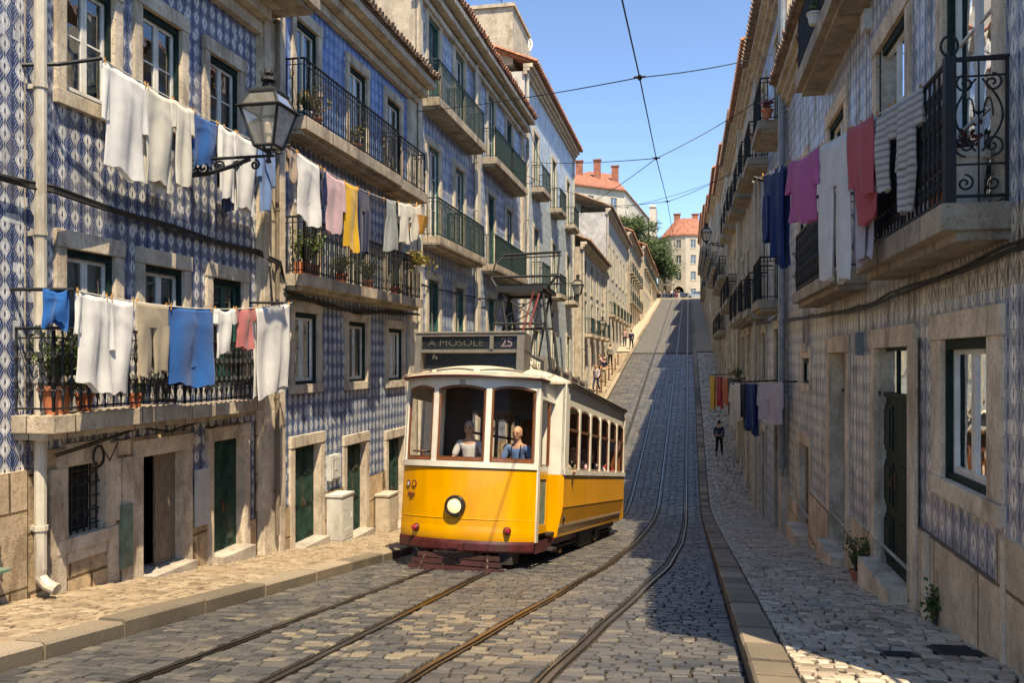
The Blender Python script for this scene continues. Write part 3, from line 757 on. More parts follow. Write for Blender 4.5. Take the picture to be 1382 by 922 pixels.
# --- building A
A0,A1=7.57,12.36
ha=thing('tiled_house','deep blue tiled house with worn stone ground floor, doors and two low balconies','house',(UL,10,gw(10,'L')),'houses on the left side of the street')
winsA=[(8.12,8.92,2.98,4.35),(9.45,10.3,3.2,4.5),(10.98,11.82,3.3,4.45),(8.12,8.94,-.3,1.24),(9.5,10.36,-.3,1.22),(11.06,11.92,-.3,1.2)]
drA=[(8.14,8.76,-2.0,-1.2),(9.46,10.36,-3.2,-1.24),(11.08,11.95,-3.4,-1.2)]
H=[hole(w) for w in winsA]+[hole(w) for w in drA]
m=MB(FL); m.panel(A0,A1,-.98,5.25,H)
m.panel(A0,7.84,-1.16,-.98,[]); m.panel(10.46,10.92,-1.9,-.98,[]); m.panel(12.13,12.3,-2.55,-.98,[])
m.build('wall','tileA',ha)
m=MB(FL); m.panel(A0,A1,-3.6,-.98,H+[(A0,7.84,-1.16,-.9),(10.46,10.92,-1.9,-.9),(12.13,12.3,-2.55,-.9)],.03)
m.build('stone_base','stone_base',ha)
# loose blocks and patches giving the worn masonry its relief
m=MB(FL)
for (a0,a1,b0,b1,d) in [(7.86,8.10,-3.0,-1.2,.06),(8.10,8.8,-1.18,-.94,.07),(8.80,9.02,-1.95,-1.2,.055),(9.04,9.27,-3.05,-1.2,.06),(8.12,8.78,-2.28,-2.04,.05),(8.80,9.0,-3.0,-2.0,.045),(8.6,9.2,-1.17,-.99,.05),(10.95,10.99,-3.1,-1.1,.05)]:
    m=MB(FL); m.box(a0,a1,b0,b1,0,d); m.build('masonry_block','stone',ha)
cur=['curtain','curtain','curtain','curtain','curtain','curtain_green']
for i,w in enumerate(winsA):
    window(ha,FL,*w,lod=0,outer='green',inner='white_wood' if i!=5 else 'shutter',curtain=cur[i],sill=i<3,pull=[.5,.3,.3,.9,.8,1.0][i],bars=0 if i>2 else 1)
# grilled ground window
w=drA[0]; f=MB(FL); f.box(w[0],w[1],w[2],w[3],-.22,-.2); gwn=f.build('window','dark',ha); gwn['_w']=ha['_w']; ALLTMP.append(gwn)
gm=MB(FL)
for k in range(6): a=w[0]+(w[1]-w[0])*(k+.5)/6; gm.tube([(a,w[2],-.05),(a,w[3],-.05)],.011,5)
for k in range(5): z=w[2]+(w[3]-w[2])*(k+.5)/5; gm.tube([(w[0],z,-.05),(w[1],z,-.05)],.010,5)
for k in range(3):
    for j in range(2):
        c=(w[0]+(w[1]-w[0])*(k+.5)/3,w[2]+(w[3]-w[2])*(.25+.5*j)); gm.tube([(x,z,-.05) for x,z in spiral(c,.08,1,0,1,14,rend=1)],.008,4,closed=False)
gm.build('grille','iron',gwn); surround(gwn,FL,w[0],w[1],w[2],w[3],'stone',.17,.2,True)
dA1=door(ha,FL,9.46,10.36,gw(9.8,'L')+.06,-1.24,gw(10.2,'L')-.1,openhalf=True,jw=.18,lh=.22,label='weathered door leaf standing half open in a dark doorway')
door(ha,FL,11.08,11.95,gw(11.4,'L')+.14,-1.2,gw(11.8,'L')-.1,jw=.16,lh=.2)
balcony(ha,FL,7.42,9.55,-.58,.45,.18,.90,'cast','iron',sp=.13)
balcony(ha,FL,9.78,11.72,-.62,.40,.16,.86,'cast','iron',sp=.13)
m=MB(FL); m.box(A0,A1,5.22,5.42,-.02,.12); m.box(A0,A1,5.42,5.6,-.02,.28); m.box(A0,A1,5.6,5.72,-.02,.45); m.build('cornice','cornice',ha)
balcony(ha,FL,10.2,12.75,5.9,.85,.2,.9,'cast','iron',sp=.14)
m=MB(FL); m.panel(A0,A1,5.72,8.3,[]); m.build('upper_wall','stucco',ha)
shell(ha,FL,A0,A1,-3.6,8.3,'stucco'); tiled_roof(ha,FL,A0,A1,8.4,.4)
pilaster(ha,FL,12.36,13.12,-3.8,8.3,.10,'stone_pale')
m=MB(FL); m.box(12.40,12.62,-3.8,8.0,.1,.14); m.box(12.9,13.08,-3.8,8.0,.1,.15); m.build('pilaster_strip','stone',ha)
downpipe(ha,FL,7.62,gw(7.6,'L')+.02,6.0,.062,'pipe',.14)
downpipe(ha,FL,12.78,gw(12.8,'L')+.02,5.6,.035,'old_wood',.16,shoe=False)
# wall plates (part of wall)
for (a0,a1,b0,b1,mt) in ((10.57,10.9,-2.35,-1.55,'plate'),(8.99,9.2,-2.55,-1.78,'plate_green')):
    m=MB(FL); m.box(a0,a1,b0,b1,.05,.085); m.build('wall_plate',mt,ha)
# --- building B
B0,B1=13.14,20.35
hb=thing('tiled_house','blue tiled house with two long black iron balconies, next to the lantern','house',(UL,16.5,gw(16.5,'L')),'houses on the left side of the street')
colsB=[(13.72,14.62),(16.1,17.05),(18.28,19.25)]
up=[(a,b,4.12,6.05) for a,b in colsB]; mid=[(a,b,1.46,3.25) for a,b in colsB]
low=[(13.66,14.62,-.45,.84),(16.06,17.05,-.47,.78),(18.36,19.4,-.50,.72)]
drB=[(13.66,14.72,-4.2,-1.56),(15.96,17.0,-4.2,-1.75),(18.36,19.45,-4.4,-1.85)]
H=[hole(w) for w in up+mid+low+drB]
m=MB(FL); m.panel(B0,B1,4.0,6.75,H); m.build('upper_wall','tileB2',hb)
m=MB(FL); m.panel(B0,B1,-2.55,4.0,H); m.build('wall','tileB',hb)
m=MB(FL); m.panel(B0,B1,-4.7,-2.55,H,.03); m.build('stone_base','stone_base',hb)
for i,w in enumerate(up): window(hb,FL,*w,sill=False,bars=2,curtain='curtain',pull=.6)
for i,w in enumerate(mid): window(hb,FL,*w,sill=False,bars=2,curtain='curtain',pull=.4)
for i,w in enumerate(low): window(hb,FL,*w,bars=0,pull=1.0)
for w in drB: 
    c=(w[0]+w[1])/2; door(hb,FL,w[0],w[1],gw(c,'L')+.08,w[3],gw(w[1],'L')-.12,jw=.16,lh=.2,transom=.0)
balcony(hb,FL,13.2,19.5,1.45,.42,.2,.98,'bars','iron',sp=.10,slabm='slab',r=.013)
balcony(hb,FL,13.2,18.0,4.12,.42,.22,1.0,'bars','iron',sp=.11,r=.012)
balcony(hb,FL,18.05,19.9,4.08,.42,.22,.98,'bars','iron',sp=.11)
shell(hb,FL,B0,B1,-4.7,6.75,'stucco')
tiled_roof(hb,FL,B0-.1,B1+.15,7.08,.60,mat='roof_old',sp=.19,cprof=((0,.55,.1),(0,.36,.24),(0,.17,.40)))
pilaster(hb,FL,19.78,20.32,-4.7,6.6,.07,'stone_pale')
downpipe(hb,FL,20.42,-4.1,6.9,.05,'pipe',.1)
# --- building C
C0,C1=20.5,34.6
hc=thing('tiled_house','tall pale blue tiled house with green iron balconies and terracotta eaves','house',(UL,27,gw(27,'L')),'houses on the left side of the street')
cc=[21.95,24.6,28.75,31.8]
rows=[(6.82,9.2),(3.2,5.75)]
opn=[(c-.52,c+.52,z0,z1) for z0,z1 in rows for c in cc]
lw=[(c-.5,c+.5,.45,2.15) for c in cc]; dc=[(c-.5,c+.5,-5.4,-2.4) for c in cc]; l2=[(c-.5,c+.5,-1.6,-.3) for c in cc]
H=[hole(w) for w in opn+lw+dc]
m=MB(FL); m.panel(C0,C1,-3.0,9.6,H); m.build('wall','tileC',hc)
m=MB(FL); m.panel(C0,C1,-6,-3.0,H,.03); m.build('stone_base','stone_base',hc)
for i,w in enumerate(opn): window(hc,FL,*w,outer='shutter',inner='white_wood' if i%3 else 'shutter',lod=1,sill=False,bars=2,jw=.2,stonem='stone_pale')
for w in lw: window(hc,FL,*w,outer='shutter',inner='shutter',lod=1,bars=1,jw=.2,stonem='stone_pale')
for w in dc: c=(w[0]+w[1])/2; door(hc,FL,w[0],w[1],gw(c,'L')+.05,w[3],gw(w[1],'L')-.15,lod=1,jw=.18)
for z in (6.8,3.2):
    for a,b in ((20.9,25.9),(27.5,33.0)):
        mid_=(a+b)/2
        balcony(hc,FL,a,mid_-.06,z,.45,.22,1.0,'bars','iron_green',sp=.13,lod=0,r=.016); balcony(hc,FL,mid_+.06,b,z,.45,.22,1.0,'bars','iron_green',sp=.13,lod=0,r=.016)
shell(hc,FL,C0,C1,-6,9.6,'stucco',roofz=9.7)
tiled_roof(hc,FL,C0-.15,C1+.15,10.1,.55,mat='roof',sp=.24,cornmat='stone_pale',cprof=((0,.75,.1),(0,.5,.25),(0,.2,.42)))
pilaster(hc,FL,C0,C0+.3,-6,9.5,.08); pilaster(hc,FL,26.5,27.0,-6,9.5,.08,name='pilaster'); pilaster(hc,FL,C1-.5,C1,-6,9.5,.09)
downpipe(hc,FL,26.3,-5,9.5,.06,'pipe',.1,shoe=False)
# --- generic far house
def far_house(side,v0,v1,eave,wallm,cols,floors,label,bal=(),fh=None,roofm='roof',basem='stucco',cats='house',over=.5,winw=1.0,slab='slab',railm='iron_green',chim=(),gm='stucco',inner='white_wood',outer='shutter',setb=0):
    F0=FL if side=='L' else FR
    F=(lambda v,z,d:F0(v,z,d-setb))
    u=UL if side=='L' else UR
    gmin=min(g(u,v0),g(u,v1),g(u,(v0+v1)/2))-1.2
    h=thing('town_house',label,cats,(u,(v0+v1)/2,g(u,(v0+v1)/2)+SK),'houses on the %s side of the street'%('left' if side=='L' else 'right'))
    ops=[];drs=[]
    gz=g(u,(v0+v1)/2)
    cs=[v0+(v1-v0)*(k+.5)/cols for k in range(cols)]
    for fi,(z0,z1) in enumerate(floors):
        for c in cs: ops.append((c-winw/2,c+winw/2,z0,z1,fi))
    for c in cs:
        gg=g(u,c)+SK
        top=gg+2.5
        if top<floors[0][0]-.5: drs.append((c-.5,c+.5,gg,top))
    H=[hole(w) for w in ops]+[hole(w) for w in drs]
    m=MB(F); m.panel(v0,v1,gmin,eave-.35,H); m.build('wall',wallm,h)
    for (a,b,z0,z1,fi) in ops:
        french=(fi in bal)
        window(h,F,a,b,z0,z1,outer=outer,inner=inner,lod=1,sill=not french,bars=1,jw=.18,lh=.2,stonem='stone_pale')
    for (a,b,z0,z1) in drs: door(h,F,a,b,z0+.04,z1,z0-.2,lod=1,jw=.18,step=False)
    for fi in bal:
        z0=floors[fi][0]
        for c in cs:
            balcony(h,F,c-winw*.5-.45,c+winw*.5+.45,z0,.5,.2,1.0,'bars',railm,sp=.16,lod=1,slabm=slab,r=.013)
    shell(h,F,v0,v1,gmin,eave-.35,wallm,gmat=gm,roofz=eave-.35)
    rf=tiled_roof(h,F,v0-.1,v1+.1,eave,over,mat=roofm,sp=.3,lod=1,cornmat='stone_pale')
    for (a,d,hh) in chim:
        c=MB(F); c.box(a-.4,a+.4,eave,eave+hh,-d-.35,-d+.35); c.box(a-.48,a+.48,eave+hh,eave+hh+.12,-d-.43,-d+.43); c.build('chimney','stucco_white',rf)
    downpipe(h,F,v0+.15,g(u,v0),eave-.4,.07,'pipe',.1,shoe=False)
    pilaster(h,F,v1-.4,v1,gmin,eave-.4,.07)
    return h
hmint=far_house('L',35.0,50.6,12.6,'tileD',3,[(-.6,1.3),(3.3,5.9),(7.6,10.2)],'tall mint grey tiled house with iron balconies, beyond the pale blue tiled house',bal=(1,2),gm='stucco_white',winw=1.15)
far_house('L',51.5,66.2,7.3,'stucco_white',4,[(1.6,3.7),(4.4,6.3)],'low white house with a long roof edge, behind the tall mint house',setb=-.35,bal=(0,),winw=.95,roofm='roof_old')
far_house('L',66.5,89.5,12.0,'stucco_white',6,[(3.6,5.6),(6.9,9.3)],'white stuccoed house rising above the low white house',setb=-.45,bal=(0,),winw=1.0,chim=((72,3,1.6),(84,3,1.6)),gm='stucco_grey',roofm='roof_old')
far_house('L',89.8,111.5,13.6,'stucco',6,[(6.2,8.2),(9.4,11.8)],'cream house with balconies half way up the hill on the left',setb=-.5,bal=(0,1),chim=((100,3,1.5),),gm='stucco_white')
far_house('L',111.8,134.5,15.0,'stucco_white',7,[(9.4,11.2),(12.2,13.9)],'pale house on the upper left of the hill',setb=-.9,bal=(1,),chim=((120,3,1.5),))
far_house('L',134.8,158,15.4,'stucco',7,[(12.5,14.2)],'last cream house on the left before the crest',setb=-.9,bal=(0,),chim=((150,3,1.5),))
# terrace railing on E roof and cistern
# ================================================================== RIGHT SIDE
hr=thing('tiled_house','blue tiled house with cut stone doorways and scrolled balcony, nearest on the right','house',(UR,9,gw(9,'R')),'houses on the right side of the street')
RA0,RA1=4.45,19.45  # unseen near end of the house cut short so sun reaches the road
wR=[(6.72,7.85,-1.02,.17),(15.95,16.9,-.45,0.02),(16.2,16.6,.3,1.25)]
fR=[(6.62,7.8,1.12,3.35),(9.1,10.4,1.12,3.55),(12.5,13.85,1.12,3.62),(16.3,17.4,1.5,3.7),(12.1,13.4,4.65,5.7)]
dR=[(9.0,10.5,-2.9,.13),(12.42,13.75,-3.4,.10),(16.0,17.4,-4.3,-1.60)]
H=[hole(w) for w in wR+fR+dR]
TB=[(RA0,6.5,-1.22),(6.5,8.72,-1.58),(8.72,12.0,-2.10),(12.0,15.8,-2.35),(15.8,RA1,-2.9)]
m=MB(FR); m.panel(RA0,RA1,1.05,5.0,H+[]); m.panel(10.25,RA1,5.0,6.0,H)
for a,b,z in TB: m.panel(a,b,z,.50,H)
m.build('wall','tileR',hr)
m=MB(FR); m.panel(RA0,RA1,.50,1.05,H); m.build('tile_band','tileBrown',hr)
m=MB(FR)
for a,b,z in TB:
    m.panel(a,b,-5.6,z,H,.03); m.quad((a,z,.03),(b,z,.03),(b,z,-.02),(a,z,-.02))
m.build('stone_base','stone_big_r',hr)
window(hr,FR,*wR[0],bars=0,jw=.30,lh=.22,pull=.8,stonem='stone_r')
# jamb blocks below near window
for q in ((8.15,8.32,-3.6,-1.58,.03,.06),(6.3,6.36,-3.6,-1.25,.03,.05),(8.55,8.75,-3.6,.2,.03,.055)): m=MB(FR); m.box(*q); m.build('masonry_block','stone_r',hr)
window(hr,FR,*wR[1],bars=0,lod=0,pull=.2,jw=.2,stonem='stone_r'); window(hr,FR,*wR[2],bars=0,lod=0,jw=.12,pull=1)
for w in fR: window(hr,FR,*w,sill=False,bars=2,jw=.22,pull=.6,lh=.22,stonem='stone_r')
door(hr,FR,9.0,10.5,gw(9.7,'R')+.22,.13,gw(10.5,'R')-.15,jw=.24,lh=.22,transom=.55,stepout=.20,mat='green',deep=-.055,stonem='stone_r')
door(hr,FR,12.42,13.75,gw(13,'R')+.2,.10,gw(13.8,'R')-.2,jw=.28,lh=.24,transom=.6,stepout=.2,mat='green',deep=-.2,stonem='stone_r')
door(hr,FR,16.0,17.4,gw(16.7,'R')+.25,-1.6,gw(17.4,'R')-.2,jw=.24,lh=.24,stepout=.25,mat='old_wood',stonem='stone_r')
b1=balcony(hr,FR,6.33,9.3,1.08,.375,.19,1.0,'custom')
# ornate railing of the near balcony
m=MB(FR); z0=1.08; zt=2.08; D=.375; a0,a1=6.34,9.28
for z,rr in ((zt,.02),(z0+.05,.013),(z0+.27,.009),(zt-.12,.008)):
    m.tube([(a0,z,0.0),(a0,z,D),(a1,z,D),(a1,z,0)],rr,6)
m.box(a0-.035,a0+.035,z0,zt+.02,D-.035,D+.035)
m.tube([(a0,zt,D),(a0,zt+.06,D)],.02,6); 
for sg in (1,): m.tube([(a0+.0,zt+.10+.07*sin(t),D+.0+.055*cos(t)) for t in [2*PI*k/16 for k in range(17)]],.010,5)
# front ornamental balusters
n=24
for i in range(1,n):
    a=a0+(a1-a0)*i/n
    prof=[(0,.010),(.1,.010),(.16,.022),(.24,.012),(.34,.028),(.44,.014),(.5,.02),(.56,.014),(.66,.028),(.76,.012),(.84,.022),(.9,.01),(1,.01)]
    m.tube([(a,z0+.02+t*(zt-z0-.02),D) for t,_ in prof],[q for _,q in prof],7)
    s_=(a1-a0)/n
    for zz,sg in ((z0+.38,1),(z0+.62,-1),(z0+.80,1),(z0+.16,-1)):
        for hd in (1,-1): m.tube([(a+x,z,D) for x,z in spiral((hd*s_*.27,zz),s_*.26,1.1,PI/2*sg,hd*sg,10,rend=.2)],.0075,4)
# end panel of scrolls facing down the street
for a in (a0,a1):
    cx=D/2
    m.tube([(a,z0,cx),(a,zt,cx)],.007,5)
    m.tube([(a,z0,.01),(a,zt,.01)],.012,5)
    for hd in (1,-1):
        m.tube([(a,z,cx+x) for x,z in spiral((hd*.085,z0+.40),.075,1.5,-PI/2*1,hd,26,rend=.12)],.008,5)
        m.tube([(a,z,cx+x) for x,z in spiral((hd*.085,z0+.83),.065,1.5,PI/2,-hd,26,rend=.12)],.008,5)
        m.tube([(a,z,cx+x) for x,z in spiral((hd*.09,z0+.14),.06,1.4,PI/2,hd,22,rend=.15)],.008,5)
        # long leaf curve joining the scrolls
        m.tube([(a,z0+.36+.5*t,cx+hd*(.02+.13*sin(PI*t))) for t in [k/12 for k in range(13)]],.008,5)
        m.tube([(a,z0+.60+.13*sin(t),cx+hd*(.03+.03*(1-cos(t)))) for t in [PI*k/8 for k in range(9)]],.006,4)
        for k in range(3):
            an=R(30+60*k); m.tube([(a,z0+.62,cx),(a,z0+.62+.05*sin(an),cx+hd*.05*cos(an))],[.012,.004],5)
m.build('railing','iron',b1)
balcony(hr,FR,11.0,14.8,1.10,.375,.17,.95,'cast','iron',sp=.14)
balcony(hr,FR,10.6,14.45,4.62,.375,.24,.95,'cast','iron',sp=.14)
shell(hr,FR,RA0,10.24,-5.6,5.0,'stucco'); 
m=MB(FR); m.box(10.26,RA1,5.0,6.0,-7,-6.9); m.quad((10.26,5.0,0),(10.26,5.0,-7),(10.26,6.0,-7),(10.26,6.0,0)); m.quad((RA1,-5.6,0),(RA1,-5.6,-7),(RA1,6.0,-7),(RA1,6.0,0)); m.build('gable_wall','stucco',hr)
rr=tiled_roof(hr,FR,RA0,10.2,4.95,.3,pitch=.25,mat='roof_old'); rr2=tiled_roof(hr,FR,10.2,RA1,6.1,.35,pitch=.2,mat='roof_old')  # eaves kept low, mostly out of view, to shorten their shadow on the road
c=MB(FR); c.box(6.9,7.5,5,6.4,-.9,-.2); c.box(6.8,7.6,6.4,6.55,-1.0,-.1); c.build('chimney','stucco',rr)
# other right houses
downpipe(hr,FR,19.42,-2.7,8.6,.075,'pipe_grey',.12,shoe=False)
pilaster(hr,FR,19.2,19.6,-5.6,-2.6,.16,'stone_pale')
far_house('R',19.65,27.0,9.1,'tileC',2,[(-.6,.75),(1.4,3.9),(5.6,7.9)],'narrow tall house with pale tiles and black balconies beyond the grey downpipe',bal=(1,2),winw=1.1,railm='iron',gm='stucco',roofm='roof_old')
far_house('R',27.05,36.0,9.9,'stucco',3,[(-.6,.9),(1.5,3.9),(5.9,8.1)],'cream stuccoed house with hanging black balconies on the right',bal=(1,2),winw=1.1,railm='iron',roofm='roof')
far_house('R',36.05,46.0,10.3,'stucco_ochre',3,[(-.3,1.6),(2.6,4.9),(6.3,8.6)],'ochre house with small balconies in the row on the right',bal=(1,2),railm='iron',roofm='roof_old')
far_house('R',46.05,60.0,11.4,'stucco',4,[(1.6,3.6),(4.6,6.9),(8,10.2)],'cream house with a washing line, further up on the right',bal=(0,1),railm='iron')
far_house('R',60.05,78.0,13.3,'stucco_ochre',5,[(3.4,5.4),(6.6,8.8),(10,12)],'ochre house with a step in its roofline up the right side',bal=(1,),railm='iron_green')
far_house('R',78.05,98.0,14.8,'stucco_white',6,[(6,8),(9.4,11.6)],'off-white house up the right side of the hill',bal=(1,))
far_house('R',98.05,124.0,17.5,'stucco',7,[(8.4,10.6),(12,14.4)],'cream house near the top of the right side',bal=(0,1),railm='iron')
far_house('R',124.05,156.0,21,'stucco_ochre',9,[(12,14),(15.4,17.8)],'last ochre house on the right before the crest',bal=(1,))
# ================================================================== TRAM
TO=(-3.36,12.49,g(-3.36,12.49))
tram=thing('tram','old yellow and white tram with lit headlamp and wooden window frames, coming down the street','tram',TO,None,(R(-7.84),0,R(-4.7)),local=True)
FX=1.085
def fy(x): return -.42*(1-abs(x/FX)**2.3)
def zarch(x,x0,x1,zt,k=.09):
    c=(x0+x1)/2; h=(x1-x0)/2; return zt-k*((x-c)/h)**2
fwin=[(-1.04,-.49),(-.41,.36),(.44,1.04)]
def front_strip(zlo,zhi,x0=-FX,x1=FX,n=44,skip=False,off=0.0,extra=()):
    mb=MB(); xs=sorted(set([x0+(x1-x0)*i/n for i in range(n+1)]+list(extra)))
    A=[]
    for x in xs:
        a=zlo(x) if callable(zlo) else zlo; b=zhi(x) if callable(zhi) else zhi
        A.append((mb.pt(x,fy(x)+off,a),mb.pt(x,fy(x)+off,b),x))
    for p,q in zip(A,A[1:]): mb.face((p[0],q[0],q[1],p[1]))
    return mb
def solid(o,th,off=1):
    m=o.modifiers.new('s','SOLIDIFY'); m.thickness=th; m.offset=off; return o
def tb(mb,*a): return mb.box(*a)
# yellow lower body: dash, platform sides and main body sides
m=front_strip(.43,1.52,off=0)
for sx in (-1,1):
    m.quad((sx*FX,0,.43),(sx*FX,.10 if sx>0 else 1.05,.43),(sx*FX,.10 if sx>0 else 1.05,1.52),(sx*FX,0,1.52))
m.quad((FX,7.35,.43),(FX,8.4,.43),(FX,8.4,1.5),(FX,7.35,1.5)); m.quad((-FX,7.35,.43),(-FX,8.4,.43),(-FX,8.4,1.5),(-FX,7.35,1.5)); m.quad((-FX,8.4,.43),(FX,8.4,.43),(FX,8.4,1.5),(-FX,8.4,1.5))
for sx in (-1,1):
    X0,X1=sx*1.25,sx*1.15
    m.quad((X0,1.05,.96),(X0,7.35,.96),(X0,7.35,1.46),(X0,1.05,1.46)); m.quad((X1,1.05,.45),(X1,7.35,.45),(X0,7.35,.95),(X0,1.05,.95))
    for y in (1.05,7.35):
        m.face([m.pt(sx*.80,y,.45),m.pt(X1,y,.45),m.pt(X0,y,.95),m.pt(X0,y,1.46),m.pt(sx*.80,y,1.46)])
solid(m.build('body_panels','yellow',tram),.02)
m=MB()
for sx in (-1,1):
    for z in (.95,): m.box(sx*1.25-.012,sx*1.25+.022*sx,1.05,7.35,z-.018,z+.018)
    for k in range(1,6):
        y=1.05+6.3*k/6; m.box(sx*1.255-.006,sx*1.255+.006,y-.008,y+.008,.97,1.46); m.tube([(sx*1.155,y,.46),(sx*1.255,y,.94)],.008,4)
    m.tube([(sx*1.155,1.05,.455),(sx*1.155,7.35,.455)],.014,5)
m.tube([(x,fy(x)-.022,.755) for x in [-FX+2*FX*i/24 for i in range(25)]],.008,4)
m.build('belt_moulding','yellow',tram)
# front lower bowed apron catches more light: slight outward flare
m=MB(); xs=[-FX+2*FX*i/30 for i in range(31)]
Z=[(.745,-.004),(.60,-.028),(.47,-.030),(.43,-.012)]
G_=[[m.pt(x*1.003,fy(x)+dy,z) for x in xs] for z,dy in Z]
for A,B in zip(G_,G_[1:]):
    for k in range(30): m.face((A[k],A[k+1],B[k+1],B[k]))
m.build('apron','yellow',tram,smooth=True)
# cream upperworks
def zh(x):
    for a,b in fwin:
        if a<=x<=b: return zarch(x,a,b,2.775,.055)
    return 2.60
edges=[e+d for w in fwin for e in w for d in (-1e-4,1e-4)]
def zhh(x):
    for a,b in fwin:
        if a<x<b: return zarch(x,a,b,2.775,.055)
    return 1.6
m=front_strip(zhh,2.92,extra=edges,n=60); solid(m.build('front_header','cream',tram),.03)
m=front_strip(1.52,1.61,off=-.012); solid(m.build('front_sill','cream',tram),.035)
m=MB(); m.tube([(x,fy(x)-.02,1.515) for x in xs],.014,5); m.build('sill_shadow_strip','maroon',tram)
for (a,b) in fwin:
    zt=lambda x:zarch(x,a,b,2.775,.055)
    n=14; X=[a+(b-a)*i/n for i in range(n+1)]
    f=MB()
    loop=[(x,fy(x)-.004,zt(x)-.02) for x in X]+[(b-.02,fy(b)-.004,1.64)]+[(x,fy(x)-.004,1.63) for x in X[::-1]]+[(a+.02,fy(a)-.004,1.64)]
    f.tube([(min(max(x,a+.018),b-.018),y,z) for x,y,z in loop],.021,6,closed=True)
    for p,q in zip(X,X[1:]):
        f.quad((p,fy(p)-.008,1.60),(q,fy(q)-.008,1.60),(q,fy(q)-.008,1.68),(p,fy(p)-.008,1.68)); 
    w=f.build('front_window','brown_wood',tram)
    p_=MB(); A=[(p_.pt(x,fy(x)+.015,1.66),p_.pt(x,fy(x)+.015,zt(x)-.02)) for x in X]
    for p,q in zip(A,A[1:]): p_.face((p[0],q[0],q[1],p[1]))
    p_.build('pane','glass_tram',w,smooth=True)
# platform sides
m=MB()
m.box(-FX-.015,-FX+.015,0,1.05,1.5,1.6); m.box(-FX-.015,-FX+.015,0,1.05,2.6,2.92)
m.box(-FX-.03,-FX+.03,-.02,.06,1.6,2.7); m.box(-FX-.03,-FX+.03,.95,1.05,1.6,2.7)
m.build('platform_side_frame','cream',tram); m=MB()
m.box(FX-.03,FX+.03,-.02,.10,.43,2.92); m.box(FX-.015,FX+.015,.10,1.05,2.62,2.92)
m.box(FX-.02,FX+.012,.12,.68,1.5,1.6)
m.build('platform_post','cream',tram); m=MB()
for sx in (-1,1):
    for y in (7.4,8.36): m.box(sx*FX-.03,sx*FX+.03,y-.04,y+.04,1.5,2.92)
    m.box(sx*FX-.015,sx*FX+.015,7.4,8.4,2.6,2.92)
m.box(-FX,FX,8.38,8.41,2.6,2.92); m.box(-.4,-.34,8.37,8.42,1.5,2.7); m.box(.34,.4,8.37,8.42,1.5,2.7)
m.build('rear_platform_frame','cream',tram)
# folding door at the right front
d=MB(); d.box(FX-.018,FX+.012,.12,.20,.55,1.5); d.box(FX-.018,FX+.012,.60,.68,.55,1.5); d.box(FX-.018,FX+.012,.2,.6,1.38,1.5); d.box(FX-.018,FX+.012,.2,.6,.55,.68)
dr=d.build('door','yellow',tram)
d=MB(); d.box(FX-.008,FX-.002,.2,.6,.68,1.38); d.build('lower_pane','plate_green',dr)
d=MB(); d.tube([(FX,.14,1.6),(FX,.14,2.6),(FX,.66,2.6),(FX,.66,1.6)],.028,5,closed=True); d.build('window_frame','brown_wood',dr)
d=MB(); d.quad((FX,.15,1.62),(FX,.65,1.62),(FX,.65,2.59),(FX,.15,2.59)); d.build('pane','glass_tram',dr)
# bulkhead (flare from platform to saloon) and saloon side frame
m=MB()
for sx in (-1,1):
    m.box(min(sx*.86,sx*1.262),max(sx*.86,sx*1.262),1.03,1.09,1.46,3.0)
    m.box(min(sx*.86,sx*1.25),max(sx*.86,sx*1.25),7.33,7.38,1.46,3.0)
    m.box(sx*1.25-.03,sx*1.25+.03,1.03,1.32,1.46,2.98)
    # sill
    m.box(sx*1.25-.03,sx*1.25+.045,1.03,7.38,1.46,1.55)
    # letterboard with arched lower edge
    ys=[1.32+i*.0503 for i in range(121)]
    P=[]
    for i in range(6):
        y0=1.30+i*1.005; y1=y0+.895
        n=10
        for k in range(n+1):
            y=y0+(y1-y0)*k/n; P.append((y,zarch(y,y0,y1,2.63,.07)))
        P.append((y1,1.55)); P.append((y0+1.005,1.55))
    for p,q in zip(P,P[1:]):
        if q[0]-p[0]>1e-6: m.quad((sx*1.25,p[0],p[1]),(sx*1.25,q[0],q[1]),(sx*1.25,q[0],2.98),(sx*1.25,p[0],2.98))
    for i in range(1,7): y=1.30+i*1.005-.11; m.box(sx*1.25-.03,sx*1.25+.022,y,y+.11,1.55,2.62)
m.build('saloon_frame','cream',tram)
for sx in (-1,1):
    for i in range(6):
        y0=1.30+i*1.005; y1=y0+.895
        f=MB(); n=8; ys=[y0+.02+(y1-y0-.04)*k/n for k in range(n+1)]
        f.tube([(sx*1.245,y,zarch(y,y0,y1,2.63,.07)-.02) for y in ys]+[(sx*1.245,y1-.02,1.57),(sx*1.245,y0+.02,1.57)],.014,5,closed=True)
        f.box(sx*1.245-.02,sx*1.245+.02,y0+.02,y1-.02,2.20,2.25)
        w=f.build('side_window','brown_wood',tram)
        p=MB(); A=[(p.pt(sx*1.243,y,2.24),p.pt(sx*1.243,y,zarch(y,y0,y1,2.63,.07)-.02)) for y in ys]
        for a,b in zip(A,A[1:]): p.face((a[0],b[0],b[1],a[1]))
        p.build('pane','glass_tram',w)
